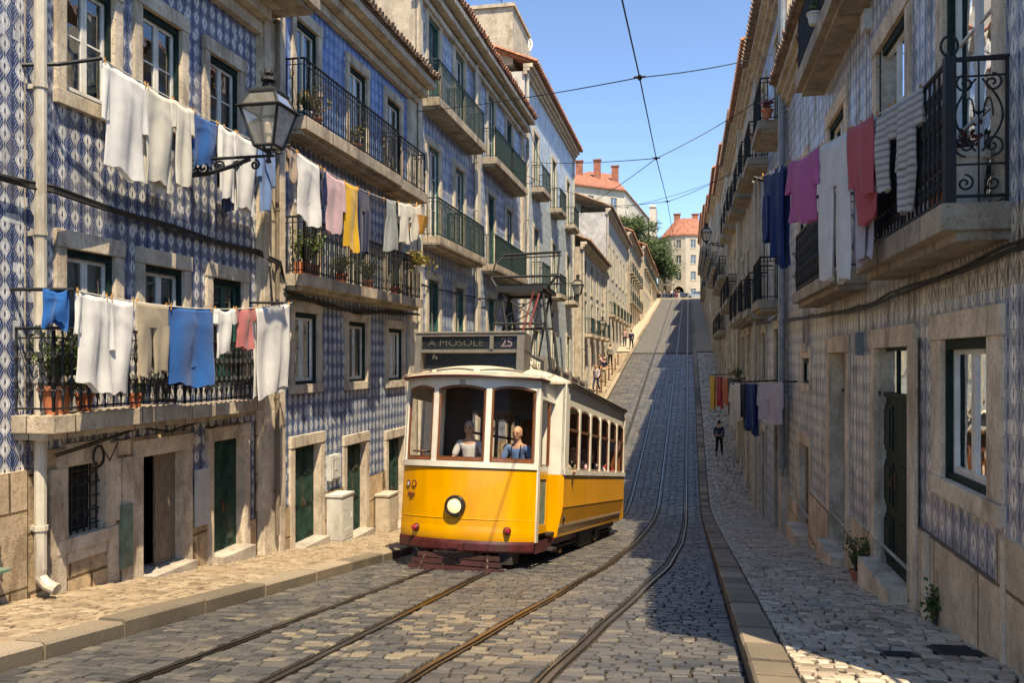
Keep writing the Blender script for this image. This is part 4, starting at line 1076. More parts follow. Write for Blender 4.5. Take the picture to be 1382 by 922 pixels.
# inner bulkheads, floor, ceiling, benches
m=MB(); m.box(-1.0,1.0,.0,8.35,.56,.60); m.box(-1.22,1.22,1.06,7.34,.61,.65); m.build('floor','old_wood',tram)
m=MB(); m.box(-1.2,-.38,1.1,1.14,.6,2.9); m.box(.38,1.2,1.1,1.14,.6,1.5); m.box(.38,1.2,1.1,1.14,2.35,2.9); m.box(-.38,.38,1.1,1.14,2.5,2.9); m.box(.38,.46,1.1,1.14,1.5,2.4); m.build('partition','dark_wood',tram); m=MB(); m.box(-1.2,1.2,7.28,7.32,.6,2.9); m.build('partition','brown_wood',tram)
for i in range(6):
    for sx in (-1,1):
        m=MB(); y=1.75+i*.98
        m.box(sx*.75-.4,sx*.75+.4,y,y+.42,1.0,1.06); m.box(sx*.75-.4,sx*.75+.4,y+.42,y+.46,1.0,1.52); m.box(sx*.75-.36,sx*.75+.36,y+.05,y+.38,.65,1.0)
        m.build('bench','seat',tram)
# controller desk and brake wheel at the front platform
m=MB(); m.box(.30,.62,-.10,.14,.6,1.62); m.lathe((.46,.0,1.62),[(.13,0),(.14,.03),(.05,.05)],14); m.tube([(.46,.0,1.67),(.30,-.03,1.69)],.014,6)
m.box(-.62,-.36,-.12,.1,.6,1.55); m.lathe((-.5,-.0,1.55),[(.12,0),(.12,.05)],14); m.build('controller','underframe',tram)
m=MB(); m.tube([(-.78,-.02,.6),(-.78,-.02,1.75)],.02,6); m.tube([(-.78+.16*cos(t),-.02+.16*sin(t),1.75) for t in [2*PI*k/18 for k in range(18)]],.014,5,closed=True); m.tube([(-.94,-.02,1.75),(-.62,-.02,1.75)],.01,4); m.build('brake_wheel','axle',tram)
# roof: lofted canvas skin
per=[]
for i in range(31):
    x=-1.15+2.3*i/30; per.append((x,-.48*(1-abs(x/1.15)**2.3)-.06))
per+= [(1.16,.5),(1.20,.9),(1.31,1.1)]+[(1.32,1.1+6.2*k/10) for k in range(1,11)]+[(1.18,7.6),(1.13,8.3)]
for i in range(13):
    x=1.1-2.2*i/12; per.append((x,8.45+.2*(1-abs(x/1.1)**2.3)))
per+=[(-1.13,8.3),(-1.18,7.6)]+[(-1.32,1.1+6.2*k/10) for k in range(10,0,-1)]+[(-1.31,1.1),(-1.20,.9),(-1.16,.5)]
def ez(y): 
    k=min(1,max(0,(y-.3)/.8)); k2=min(1,max(0,(8.2-y)/.8)); return 2.92+.09*min(k,k2)
rings=[]
m=MB()
for r in (1,.97,.9,.8,.66,.5,.33,.16,0):
    rg=[]
    for (x,y) in per:
        cy=min(max(y,1.3),7.1)
        z=ez(y)+(.345-(ez(y)-2.92)*.9)*(1-r**2.4)
        rg.append(m.pt(x*r,cy+(y-cy)*r,z))
    rings.append(rg)
for A,B in zip(rings,rings[1:]):
    for k in range(len(per)): m.face((A[k],A[(k+1)%len(per)],B[(k+1)%len(per)],B[k]))
low_=[m.pt(x*.995,y,ez(y)-.05) for x,y in per]
for k in range(len(per)): m.face((low_[k],low_[(k+1)%len(per)],rings[0][(k+1)%len(per)],rings[0][k]))
rf=m.build('roof','tram_roof',tram,smooth=True); 
m=MB(); pf=[p for p in per[:31]]
m.tube([(x*1.005,y-.01,2.90) for x,y in pf]+[(1.165,.3,2.91)],.022,6); m.build('gutter','maroon',rf)
m=MB()
for sx in (-1,1): m.tube([(sx*1.33,y,ez(y)-.01) for y in [1.1+6.2*k/12 for k in range(13)]],.016,5)
m.build('rain_strip','gunmetal',rf)
m=MB()
for x0,x1 in ((-1.0,-.62),(-.52,.12),(.22,.86)):
    pts=[]
    for k in range(13):
        x=x0+(x1-x0)*k/12; yy=-.48*(1-abs(x/1.15)**2.3)-.06; rr_=.90-.05*sin(PI*k/12)
        cy=1.3; pts.append((x*rr_/.9,cy+(yy-cy)*rr_,2.92+.345*(1-rr_**2.4)+.012))
    m.tube(pts,.016,5)
m.build('roof_vent_strip','gunmetal',rf)
m=MB()
m.tube([(x*.99,y,2.955) for x,y in per[:31]],.010,4); m.build('canvas_seam','tram_roof',rf)
# destination box
sb=MB(); Y0,Y1=-.06,.34
sb.box(-1.0,.83,Y0,Y1,3.59,3.65); sb.box(-1.0,.83,Y0+.02,Y1,3.33,3.38); sb.box(-1.0,-.90,Y0,Y1,3.0,3.59); sb.box(.71,.83,Y0,Y1,3.02,3.59); sb.box(.26,.32,Y0,Y1-.05,3.38,3.59); sb.box(-.90,.71,Y0+.2,Y1-.05,3.38,3.59)
sb.tube([(-1.01,Y0,3.645),(.84,Y0,3.645)],.02,8)
sx_=sb.build('destination_box','gunmetal',tram)
pb=MB(); pb.box(-.90,.26,Y0+.05,Y0+.2,3.38,3.59); pb.build('display_panel','signblack',sx_); pb=MB(); pb.box(.32,.71,Y0+.05,Y0+.2,3.38,3.59); pb.build('display_panel','signblack',sx_)
pb=MB(); pb.box(-.86,.68,Y0+.14,Y0+.2,3.08,3.33); pb.build('lower_board','signblack',sx_)
def TF(x,y,z): return Matrix.Translation((x,y,z))@Matrix.Rotation(PI/2,4,'X')
textmesh('lettering','A MOSOLE',.165,'text_dim',sx_,TF(-.32,Y0+.045,3.485),sx=1.2)
textmesh('route_number','25',.20,'text_mauve',sx_,TF(.53,Y0+.045,3.485),bold=.004)
textmesh('small_lettering','Fa',.10,'text_cream',sx_,TF(-.70,Y0+.13,3.27))
textmesh('fleet_number','20',.10,'text_mauve',tram,TF(-.02,fy(0)-.036,2.81))
# headlamp
def ring_on(cx,cz,r,name,mat,par,prof):
    o=MB(); y=fy(cx); nrm=Vector((0,-1,0))
    dx=(fy(cx+.01)-fy(cx-.01))/.02; nrm=Vector((dx,-1,0)).normalized()
    o.lathe((cx,y,cz),[(a*r,b) for a,b in prof],24,nrm); return o.build(name,mat,par,smooth=False)
hl=ring_on(-.04,.94,.15,'headlamp','signblack',tram,[(1.08,-.01),(1.1,.05),(1.0,.10),(.80,.105),(.78,.06),(.01,.055)])
ring_on(-.04,.94,.15,'lens','lens',hl,[(.74,.058),(.70,.088),(.4,.105),(.01,.11)])
for x,z in ((-.70,.58),(.72,.60)):
    q=ring_on(x,z,.054,'marker_lamp','maroon',tram,[(1.15,.0),(1.15,.05),(1.0,.07),(.9,.07)])
    ring_on(x,z,.054,'lens','redlens',q,[(.95,.06),(.8,.10),(.4,.12),(.02,.125)])
# two round badges and word at left of dash
for x in (-.93,-.80):
    q=ring_on(x,1.24,.055,'badge','text_dark',tram,[(1,.0),(1,.034),(.72,.034),(.70,.028),(.02,.028)])
    ring_on(x,1.24,.055,'badge_centre','cream' if x<-.9 else 'yellow',q,[(.66,.026),(.66,.032),(.02,.032)])
ang=math.atan2((fy(-.84)-fy(-.88)),.04)
textmesh('word','lisboa',.085,'text_dark',tram,Matrix.Translation((-.87,fy(-.87)-.034,1.09))@Matrix.Rotation(ang,4,'Z')@Matrix.Rotation(PI/2,4,'X'))
textmesh('small_word','carros',.04,'text_dark',tram,Matrix.Translation((-.87,fy(-.87)-.034,1.03))@Matrix.Rotation(ang,4,'Z')@Matrix.Rotation(PI/2,4,'X'))
# maroon skirt and bumper
m=MB(); Z=[(.445,-.035),(.40,-.05),(.30,-.045),(.27,-.01)]
G_=[[m.pt(x*1.01,fy(x)+dy,z) for x in xs] for z,dy in Z]
for A,B in zip(G_,G_[1:]):
    for k in range(30): m.face((A[k],A[k+1],B[k+1],B[k]))
m.quad((FX+.01,0,.26),(FX+.01,1.05,.26),(FX+.01,1.05,.45),(FX+.01,0,.45)); m.quad((-FX-.01,0,.26),(-FX-.01,1.05,.26),(-FX-.01,1.05,.45),(-FX-.01,0,.45))
m.box(-.14,.14,fy(0)-.14,fy(0)-.03,.30,.40); m.box(-.08,.08,fy(0)-.18,fy(0)-.1,.33,.385)
m.build('bumper','maroon',tram)
m=MB()
m.box(FX-.25,FX+.10,.72,1.02,.26,.30); m.box(FX-.25,FX+.06,.72,1.02,.50,.54); m.box(FX-.3,FX-.25,.7,1.04,.2,.6); m.build('entrance_step','underframe',tram)
m=MB()
for sx in (-1,1): m.box(sx*.98-.04,sx*.98+.04,.95,7.45,.30,.46)
m.quad((.9,1.0,.45),(1.17,1.0,.45),(1.0,1.0,.22),(.9,1.0,.22))
m.build('sole_bar','maroon',tram)
# lifeguard of slats
m=MB()
for k in range(4):
    z=.24-.085*k; y=-.36-.05*k; w=.62+.05*k
    m.box(-w-.02,w+.04,y-.022,y+.012,z-.082,z-.012)
for x in (-.5,.45): m.tube([(x,-.30,.3),(x*1.15,-.52,-.08)],.02,5)
m.build('lifeguard','lifeguard',tram)
# running gear
m=MB()
m.box(-.72,.72,.55,7.9,.30,.42)
for sx in (-1,1):
    m.box(sx*.62-.05,sx*.62+.05,1.9,6.5,.28,.44); m.box(sx*.9-.16,sx*.9+.16,3.4,4.6,.12,.42); m.box(sx*.95-.1,sx*.95+.1,5.0,5.5,.15,.4)
    for y in (2.5,5.9):
        m.box(sx*.66-.09,sx*.66+.09,y-.16,y+.16,.18,.46); m.tube([(sx*.72,y-.45,.46),(sx*.72,y-.2,.30),(sx*.72,y+.2,.30),(sx*.72,y+.45,.46)],.03,5)
    m.tube([(sx*1.02,1.3,.24),(sx*1.02,7.2,.24)],.022,6)
    for y in (1.4,2.9,4.4,5.7,7.1): m.tube([(sx*1.02,y,.24),(sx*1.0,y,.45)],.016,5)
    for y in (-.1,8.0): m.box(sx*.7-.1,sx*.7+.1,y-.1,y+.25,.1,.42)
m.build('truck_frame','underframe',tram)
for y in (2.5,5.9):
    for sx in (-1,1):
        m=MB(); m.lathe((sx*.40,y,.33),[(.36,0),(.36,.03*sx),(.33,.035*sx),(.33,.12*sx),(.26,.12*sx),(.24,.09*sx),(.09,.09*sx),(.08,.14*sx),(.01,.14*sx)],24,(1,0,0)); m.build('wheel','axle',tram)
m=MB()
for y in (1.8,4.9): m.box(.9,1.08,y-.06,y+.06,.14,.22); m.tube([(.98,y,.2),(.98,y,.5)],.02,5)
m.build('step_hanger','axle',tram)
# roof boards
m=MB(); m.box(.50,.56,.75,2.25,3.22,3.50); m.box(.05,.56,.72,.78,3.2,3.52); m.box(.0,.5,.78,2.2,3.2,3.26)
bd=m.build('roof_board','board',tram)
textmesh('lettering','B.FERENSE',.20,'text_cream',bd,Matrix.Translation((.566,1.50,3.36))@Matrix.Rotation(PI/2,4,'Z')@Matrix.Rotation(PI/2,4,'X'),sx=1.1)
m=MB(); m.box(.52,.60,2.55,2.95,3.15,3.62); m.box(.1,.6,2.50,2.55,3.15,3.62)
for y in (3.5,4.3,5.1,5.9): m.box(.54,.62,y-.05,y+.06,3.12,3.55)
m.box(.55,.59,2.9,6.2,3.12,3.2); m.box(.55,.59,2.9,6.2,3.46,3.50); bx=m.build('roof_board','gunmetal',tram)
for q in ((2.98,4.2),(5.2,5.84)): m=MB(); m.box(.56,.58,*q,3.2,3.46); m.build('board_panel','underframe',bx)
m=MB(); m.box(.56,.585,4.4,5.04,3.2,3.46); m.build('poster','maroon',bx)
m=MB(); m.box(.2,.6,6.3,6.9,3.05,3.42); m.build('roof_box','signblack',tram)
# pantograph and its frame
m=MB(); py0,py1=2.5,3.1; Xl,Xr=-.42,.42
def tbs(*L,r=.022): m.tube(list(L),r,6)
for y in (py0,py1):
    tbs((Xl-.12,y,4.25),(Xr+.06,y,4.25),r=.026)
    tbs((Xl-.22,y,3.35),(Xl,y,4.88),r=.026); tbs((Xl+.30,y,3.35),(Xl+.02,y,4.88),r=.024); tbs((Xr+.22,y,3.30),(Xr,y,4.88),r=.028); tbs((Xr-.24,y,3.35),(Xr-.02,y,4.88),r=.020)
    tbs((Xl,y,4.88),(Xr,y,4.88),r=.03); tbs((Xl+.05,y,4.8),(Xr-.05,y,4.3),r=.011); tbs((Xl-.02,y,4.3),(Xr,y,4.8),r=.011)
for x in (Xl,Xr): tbs((x,py0,4.88),(x,py1,4.88),r=.03)
m.box(Xl-.08,Xr+.10,py0-.07,py1+.07,4.90,4.97); m.box(Xl-.02,Xr+.02,py0-.10,py0-.03,4.84,4.92)
tbs((Xl-.20,py0,5.16),(Xr+.28,py0,5.16),r=.024); tbs((Xl-.20,py0,5.16),(Xl-.06,py0,4.94),r=.022); tbs((Xr+.28,py0,5.16),(Xr+.08,py0,4.94),r=.022)
tbs((Xl-.20,py1,5.14),(Xr+.28,py1,5.14),r=.018); tbs((Xl-.20,py0,5.16),(Xl-.20,py1,5.14)); tbs((Xr+.28,py0,5.16),(Xr+.28,py1,5.14))
tbs((Xl-.18,py0,5.16),(Xl-.12,py0,5.42),(Xl-.02,py0+.2,5.62),r=.016); tbs((Xl-.06,py0+.2,5.64),(Xr+.28,py0+.2,5.67),r=.026); tbs((Xl-.04,py0+.32,5.60),(Xr+.26,py0+.32,5.63),r=.014); tbs((Xr+.26,py0+.2,5.66),(Xr+.24,py0+.1,4.95),r=.016)
for x in (Xl-.22,Xr+.20): m.box(x-.04,x+.04,py0-.05,py1+.05,3.22,3.38)
m.build('pantograph','iron',tram)
m=MB(); m.tube([(Xr-.04,py0-.06,4.84),(Xr-.18,py0-.2,4.15)],.022,6); m.build('rope_pole','redpole',tram)
m=MB(); m.tube([(Xr-.15,py0-.1,4.84),(Xr-.30,py0-.22,4.05)],.014,5); m.build('rope','redpole',tram)
m=MB(); m.lathe((.62,.95,3.14),[(.07,0),(.09,.06),(.05,.1),(.09,.14),(.04,.2)],10); m.build('insulator','cream',tram)

# ================================================================== LANTERNS
def lantern(loc,side,reach,label,scale=1.0,arm=True,zref=0):
    """loc: wall point (v,z of arm); lantern stands at the end of a scrolled bracket"""
    F=FL if side=='L' else FR
    v,z=loc; base=F(v,z,0)
    t=thing('street_lamp',label,'street lamp',base,'wall lanterns on scrolled brackets')
    m=MB(F); s=scale
    m.tube([(v,z,0),(v,z,reach+.08)],.022*s,6); m.box(v-.05*s,v+.05*s,z-.26*s,z+.10*s,0,.05)
    m.tube([(v,z-.22*s,.03),(v,z-.20*s,reach*.28),(v,z-.12*s,reach*.55),(v,z-.03*s,reach*.78)],.030*s,6)
    for c,r0,st,hd in ((reach*.22,.10,PI,1),(reach*.42,.085,PI,-1),(reach*.62,.07,0,1),(reach*.84,.07,PI/2,-1),(reach*.10,.08,0,-1)):
        m.tube([(v,z-.11*s+y*s,c+x*s) for x,y in spiral((0,0),r0,1.5,st,hd,20,rend=.15)],.017*s,5)
    m.lathe(F(v,z-.08*s,reach),[(.02*s,-.02*s),(.045*s,.0),(.025*s,.05*s),(.03*s,.12*s),(.05*s,.16*s)],8)
    m.build('bracket','iron',t)
    fr=MB(); b=z+.12*s; c=F(v,0,reach)
    lv=[(.14,0),(.275,.50),(.175,.72)]
    def sq(h,zz): return [(c[0]+x*h*s,c[1]+y*h*s,b+zz*s) for x,y in ((-1,-1),(1,-1),(1,1),(-1,1))]
    S=[sq(h,zz) for h,zz in lv]
    for q in S: fr.tube(q,.024*s,4,closed=True)
    for i in range(4): fr.tube([S[0][i],S[1][i],S[2][i]],.022*s,4)
    # flared rim
    q=sq(.30,.50); fr.tube(q,.02*s,4,closed=True)
    for i in range(4): fr.tube([sq(.02,-.08)[i],S[0][i]],.012*s,4)
    top=[sq(.205,.70),sq(.20,.73),sq(.17,.76),sq(.07,.80),sq(.055,.86)]
    ids=[[fr.raw(p) for p in q] for q in top]
    for A,B in zip(ids,ids[1:]):
        for k in range(4): fr.face((A[k],A[(k+1)%4],B[(k+1)%4],B[k]))
    fr.face(ids[0]); 
    fr.lathe((c[0],c[1],b+.86*s),[(.055*s,0),(.11*s,.03*s),(.10*s,.07*s),(.04*s,.10*s),(.07*s,.13*s),(.05*s,.18*s),(.012*s,.22*s)],10)
    for k in range(8):
        a=2*PI*k/8; fr.tube([(c[0]+.09*s*cos(a),c[1]+.09*s*sin(a),b+.92*s),(c[0]+.10*s*cos(a),c[1]+.10*s*sin(a),b+1.02*s)],.008*s,4)
    fr.build('lantern_frame','iron',t)
    gm=MB()
    for a,b_ in ((0,1),(1,2)):
        for k in range(4):
            P=[S[a][k],S[a][(k+1)%4],S[b_][(k+1)%4],S[b_][k]]
            gm.face([gm.raw(p) for p in P])
    gm.build('lantern_glass','glass_lamp',t)
    bl=MB(); bl.lathe((c[0],c[1],b+.02*s),[(.03*s,0),(.03*s,.12*s),(.05*s,.16*s),(.055*s,.28*s),(.03*s,.36*s),(.005,.38*s)],10); bl.build('bulb','whitepot',t)
    return t
lantern((10.43,2.75),'L',1.25,'large black lantern on a scrolled bracket fixed to the deep blue tiled house')
lantern((44.0,3.3),'L',1.1,'small lantern on the mint grey house, seen above the tram roof',1.0)
lantern((52.0,7.0),'R',1.1,'lantern high up on the right row near the top of the street',1.05)
lantern((58,1.9),'L',1.0,'distant lantern on the low white house on the left',.9)

# ================================================================== CABLES AND WIRES
def wire(name,pts,r,label,cat,group,n=14,sag=0,mat='cable'):
    P=[]
    for (a,b) in zip(pts,pts[1:]):
        for i in range(n):
            t=i/n; q=Vector(a).lerp(Vector(b),t); q.z-=sag*4*t*(1-t); P.append(tuple(q))
    P.append(tuple(pts[-1]))
    m=MB(); m.tube(P,r,5); return single(m,name,mat,label,cat,group,base=tuple(pts[0]))
W1=(-.80,14.2,4.72); W2=(-.80,21.6,5.1)
W3=(-.80,33,6.1)
tw=wire('trolley_wire',[(-.95,2,3.6),(-.82,9.5,4.45),W1,W2,W3,(-.75,48,6.4),(-.6,75,8.6),(-.5,110,12),(-.5,165,18.5)],.012,'single overhead trolley wire running up the middle of the street','overhead wire','overhead wires',n=4)
for q in (W1,W2,W3):
    m=MB(); m.tube([(q[0],q[1]-.11,q[2]),(q[0],q[1]-.04,q[2]),(q[0],q[1]+.04,q[2]),(q[0],q[1]+.11,q[2])],[.02,.04,.04,.02],8); m.tube([(q[0]-.1,q[1],q[2]+.01),(q[0]+.1,q[1],q[2]+.01)],.02,6); 
    m.v=[(x-tw.location.x,y-tw.location.y,z-tw.location.z) for x,y,z in m.v]; m.build('wire_clamp','iron',tw)
wire('span_wire',[(UL,20.4,6.3),W1,(UR-.35,18.9,6.6)],.010,'span wire crossing high, from the blue balcony house to the right side','overhead wire','overhead wires',sag=.06)
wire('span_wire',[(UL,36,8.6),W2,(UR,24,7.3)],.011,'span wire crossing lower, meeting the trolley wire above the crest','overhead wire','overhead wires',sag=.08)
wire('span_wire',[(UL,44,6.5),(-3.4,30,5.6),W2],.010,'slanting wire dropping left from the middle crossing','overhead wire','overhead wires',sag=.05)
wire('span_wire',[(UL,52,9.6),W3,(UR,36,8.0)],.012,'thin span wire furthest up the street','overhead wire','overhead wires',sag=.12)
wire('span_wire',[(UL,30,7.2),(-2.6,34,6.1),(UR,41,8.8)],.010,'long thin wire passing behind the furthest trolley wire joint','overhead wire','overhead wires',sag=.15)
wire('roof_cable',[(-6.3,24,10.4),(-6.3,33,9.6),(-6.6,39,8.9)],.014,'black cable hanging off the terracotta eaves','cable','cables on the houses',sag=.25)
def wallcable(F,pts,label,r=.018,strands=3,wob=.02,extra=None):
    m=MB(F)
    for s in range(strands):
        ph=random.uniform(0,6); P=[]
        for (a,b) in zip(pts,pts[1:]):
            L=math.dist(a,b); n=max(2,int(L/.18))
            for i in range(n):
                t=i/n; P.append((a[0]+(b[0]-a[0])*t,a[1]+(b[1]-a[1])*t+wob*.25*sin(5*t*L/2+ph)*1.2-.015*sin(PI*t)*min(1,L/2)+s*.018,a[2]+(b[2]-a[2])*t+.012*sin(7*t*L/3+ph*2)))
        P.append(pts[-1]); m.tube(P,r*.7,5)
    if extra: extra(m)
    return single(m,'wall_cable','cable',label,'cable','cables on the houses')
wallcable(FL,[(3,1.85,.07),(7.5,1.79,.09),(7.72,1.78,.2),(10,1.73,.07),(12.3,1.68,.07),(12.8,1.55,.2),(13.2,1.2,.1)],'thick bundle of black cables strung between the two window rows of the deep blue house',.026,4)
def coil(m):
    for k in range(2): m.tube([(8.55+.09*cos(t),-1.12+.12*sin(t)-k*.01,.1+k*.015) for t in [2*PI*i/16 for i in range(17)]],.008,5)
    m.tube([(8.6,-1.0,.1),(8.75,-1.2,.1),(8.9,-1.0,.1)],.008,5)
wallcable(FL,[(7.9,-1.06,.08),(8.4,-1.0,.08),(9.3,-.86,.1),(9.9,-.97,.1),(10.9,-.84,.1),(12.2,-.86,.1)],'black cable with a hanging coil under the low balconies',.014,2,.03,coil)
wallcable(FL,[(12.5,1.5,.16),(12.6,.6,.18),(12.9,.45,.2),(13.1,1.1,.15),(13.3,1.05,.12)],'loop of black cable hanging on the stone pilaster',.02,2,.03)
wallcable(FL,[(13.0,1.12,.14),(14.5,1.02,.1),(16.2,.95,.08),(18.2,1.05,.1),(20.3,1.12,.16)],'tangled black cables under the lower iron balcony',.024,4,.05)
wallcable(FR,[(3.0,.76,.06),(6.2,.72,.06),(9.4,.66,.07),(11,.62,.08),(15,.72,.08),(19.3,.85,.1)],'black cables under the near scrolled balcony',.020,3,.03)
wallcable(FR,[(19.6,1.0,.1),(23,.95,.1),(27,1.1,.1),(33,1.2,.1),(36,1.3,.12)],'sagging cables along the narrow right hand houses',.022,3,.08)
wallcable(FL,[(20.6,1.9,.08),(27,2.0,.09),(34.5,2.3,.1)],'thin cable along the pale blue tiled house',.02,2,.05)
m=MB(FR); m.box(11.2,11.42,.05,.34,.0,.09); m.box(11.22,11.40,.07,.32,.09,.10); m.tube([(11.3,.34,.04),(11.3,.72,.05)],.008,5)
single(m,'junction_box','pipe_grey','small dark grey junction box beside the dark doorway on the right','junction box')
m=MB(FR); m.box(10.75,11.0,3.98,4.22,.0,.08); m.tube([(10.87,4.0,.04),(10.87,2.2,.04)],.012,5)
single(m,'junction_box','cab','white box with a cable running down, high on the right house','junction box')
m=MB(FL); m.box(7.02,7.14,-1.98,-1.86,.04,.10); m.tube([(7.08,-1.92,.1),(7.08,-1.92,.13)],.02,6)
single(m,'intercom','iron','small dark intercom on the stone left of the cream downpipe','intercom')
m=MB(FL); m.box(6.92,7.06,-2.34,-2.08,.04,.16); m.box(6.86,7.12,-2.10,-2.07,.04,.24)
single(m,'wall_box','plate_green','greenish lidded wall box at the left edge','wall box')
m=MB(FL); m.box(15.05,15.52,-2.34,-1.86,.0,.10); m.box(15.09,15.48,-2.30,-1.90,.10,.112); m.box(15.2,15.3,-2.15,-2.0,.112,.12)
single(m,'meter_box','cab','white meter box on tiles between two green doors','meter box')
for (a,b,h,mt,lb) in ((14.95,15.5,.92,'cab','light grey metal utility cabinet on the pavement between two green doors'),(17.5,18.1,.86,'cab2','sand coloured utility cabinet on the pavement close to the tram')):
    z=gw(a,'L')-.06; m=MB(FL); m.box(a,b,z,z+h,.05,.36); m.box(a-.02,b+.02,z+h,z+h+.04,.03,.38)
    m.box(a+.04,b-.04,z+.10,z+h-.06,.36,.368); m.box(b-.12,b-.09,z+h*.5,z+h*.62,.368,.38); m.box(a+.1,a+.2,z+h*.72,z+h*.8,.368,.372)
    for k in range(4): m.box(a+.12,b-.12,z+.16+k*.035,z+.175+k*.035,.368,.374)
    m.box(a-.005,a+.0,z+.1,z+h-.06,.1,.3)
    single(m,'utility_cabinet',mt,lb,'cabinet','cabinets on the left pavement')

# ================================================================== LAUNDRY
def comp(mb,P0,P1,n_,sa0,sb0,sa1,sb1,t0,t1,H,th,amp,nf,ph,hem=.02,nx=18,ny=12,sag=.012,cap=True):
    A=Vector(P0); B=Vector(P1); d=B-A; W=d.length; a=d/W; nn=Vector(n_)
    rows=[]
    for j in range(ny+1):
        t=j/ny; rf=[];rb=[]
        sa=(sa0+(sa1-sa0)*t)*W; sb=(sb0+(sb1-sb0)*t)*W
        for i in range(nx+1):
            s=i/nx; x=sa+(sb-sa)*s
            T=(t0+(t1-t0)*t)
            k=(T**.6)
            fold=amp*k*(sin(nf*2*PI*s+ph+1.1*t)+.30*sin(nf*4.3*PI*s+ph*2+3*t)*(1-t*.5))+amp*.6*sin(1.9*PI*T+ph+4*s)*T+amp*.3*sin(PI*s)*math.exp(-((T-.16-.25*abs(s-.5))/.05)**2)
            x2=x+.25*amp*cos(nf*2*PI*s+ph)*k-.03*W*T*sin(ph)*(1 if nf>1 else .4)
            zz=-H*T-(hem*1.3*sin(1.6*PI*s+ph)+hem*.35*sin(7*s*PI+ph*3))*t*t-hem*1.6*(s-.5)*sin(ph*5)*t
            if t0==0: zz-=sag*sin(PI*s)*(1-t)*(1+.5*sin(ph))
            base=A+a*x2+Vector((0,0,zz))
            w=th*(sin(PI*min(1,max(0,s)))**.5)*(.35+.65*min(1,T*4))+.002
            rf.append(mb.raw(base+nn*(fold+w))); rb.append(mb.raw(base+nn*(fold-w)))
        rows.append(rf+rb[::-1])
    L=len(rows[0])
    for p,q in zip(rows,rows[1:]):
        for k in range(L): mb.face((p[k],p[(k+1)%L],q[(k+1)%L],q[k]))
    if cap:
        for rw in (rows[0],):
            for i in range(nx): mb.face((rw[i],rw[i+1],rw[L-2-i],rw[L-1-i]))
def garment(P0,P1,H,kind,mat,label,cat,group,seed=0,name=None):
    rnd=random.Random(seed*7+1); ph=rnd.uniform(0,6)
    A=Vector(P0); B=Vector(P1); a=(B-A); a.z=0; a.normalize(); n=(a.y,-a.x,0)
    m=MB(); W=(B-A).length; U=lambda x,y:rnd.uniform(x,y)
    if kind=='sheet':
        comp(m,P0,P1,n,0,1,.02,U(.93,1.0),0,1,H,.012,.034,max(1.2,W*1.7),ph,.035,34,20,sag=.03)
        comp(m,Vector(P0)-Vector(n)*.055,Vector(P1)-Vector(n)*.055,n,.02,.98,.04,.95,0,U(.55,1.06),H,.006,.022,1.6,ph+2,.03,20,12)
    elif kind=='trousers':
        comp(m,P0,P1,n,0,1,.01,.99,0,.34,H,.03,.012,1.2,ph,.0,20,6)
        comp(m,P0,P1,n,.01,.50,.03+U(-.03,.03),.44,.30,1,H,.035,.022,.8,ph+1,.015,14,16,cap=False)
        comp(m,P0,P1,n,.50,.99,.54,.95+U(-.05,.03),.30,U(.94,1),H,.035,.022,.9,ph+3,.015,14,16,cap=False)
    elif kind=='shirt':
        comp(m,P0,P1,n,.12,.88,.08,.90,0,1,H,.035,.026,1.5,ph,.03,26,18,sag=.035)
        comp(m,P0,P1,n,.16,.0,.17,-.06,0,.0,H,.02,.01,1,ph,.0,6,2)
        comp(m,P0,P1,n,0,.2,-.03,.14,.01,U(.42,.62),H,.028,.02,1,ph+2,.01,8,8)
        comp(m,P0,P1,n,.8,1.0,.86,1.04,.01,U(.42,.62),H,.028,.02,1,ph+4,.01,8,8)
    elif kind=='tee':
        comp(m,P0,P1,n,.14,.86,.12,.88,0,1,H,.03,.022,1.3,ph,.025,24,14,sag=.03)
        comp(m,P0,P1,n,-.04,.24,-.06,.16,.01,.34,H,.026,.014,1,ph+2,.01,8,6)
        comp(m,P0,P1,n,.76,1.04,.84,1.06,.01,.34,H,.026,.014,1,ph+4,.01,8,6)
    elif kind=='romper':
        comp(m,P0,P1,n,.15,.85,.12,.86,0,.62,H,.04,.02,2,ph,.0,18,10)
        comp(m,P0,P1,n,.13,.85,.32,.66,.60,1,H,.035,.02,2,ph,.01,14,8,cap=False)
        comp(m,P0,P1,n,-.10,.22,-.12,.12,.01,.30,H,.03,.012,1,ph+2,.01,8,6)
        comp(m,P0,P1,n,.78,1.10,.88,1.12,.01,.30,H,.03,.012,1,ph+4,.01,8,6)
    elif kind=='dress':
        comp(m,P0,P1,n,.2,.8,.22,.78,0,.35,H,.03,.018,2,ph,.0,20,6)
        comp(m,P0,P1,n,.22,.78,-.05,1.05,.33,1,H,.04,.03,2.4,ph,.02,28,12,cap=False)
    o=single(m,name or kind,'c_'+mat,label,cat,group,base=tuple((A+B)/2),smooth=True)
    return o
def line_thing(pts,label,pegs,bar=None,r=.006,sag=0):
    P=[]
    for a,b in zip(pts,pts[1:]):
        for i in range(12):
            t=i/12; q=Vector(a).lerp(Vector(b),t); q.z-=sag*4*t*(1-t); P.append(q)
    P.append(Vector(pts[-1]))
    t=thing('clothesline',label,'clothesline',tuple(P[0]),'washing lines')
    m=MB(); m.tube([tuple(p) for p in P],r,5); m.build('cord','whitepot',t)
    if bar:
        for b in bar: m=MB(); m.tube(b,.022,6); m.build('pole','iron',t)
    for (x,y,z) in pegs:
        m=MB(); m.box(x-.008,x+.008,y-.006,y+.006,z-.045,z+.035); m.build('peg','wicker',t)
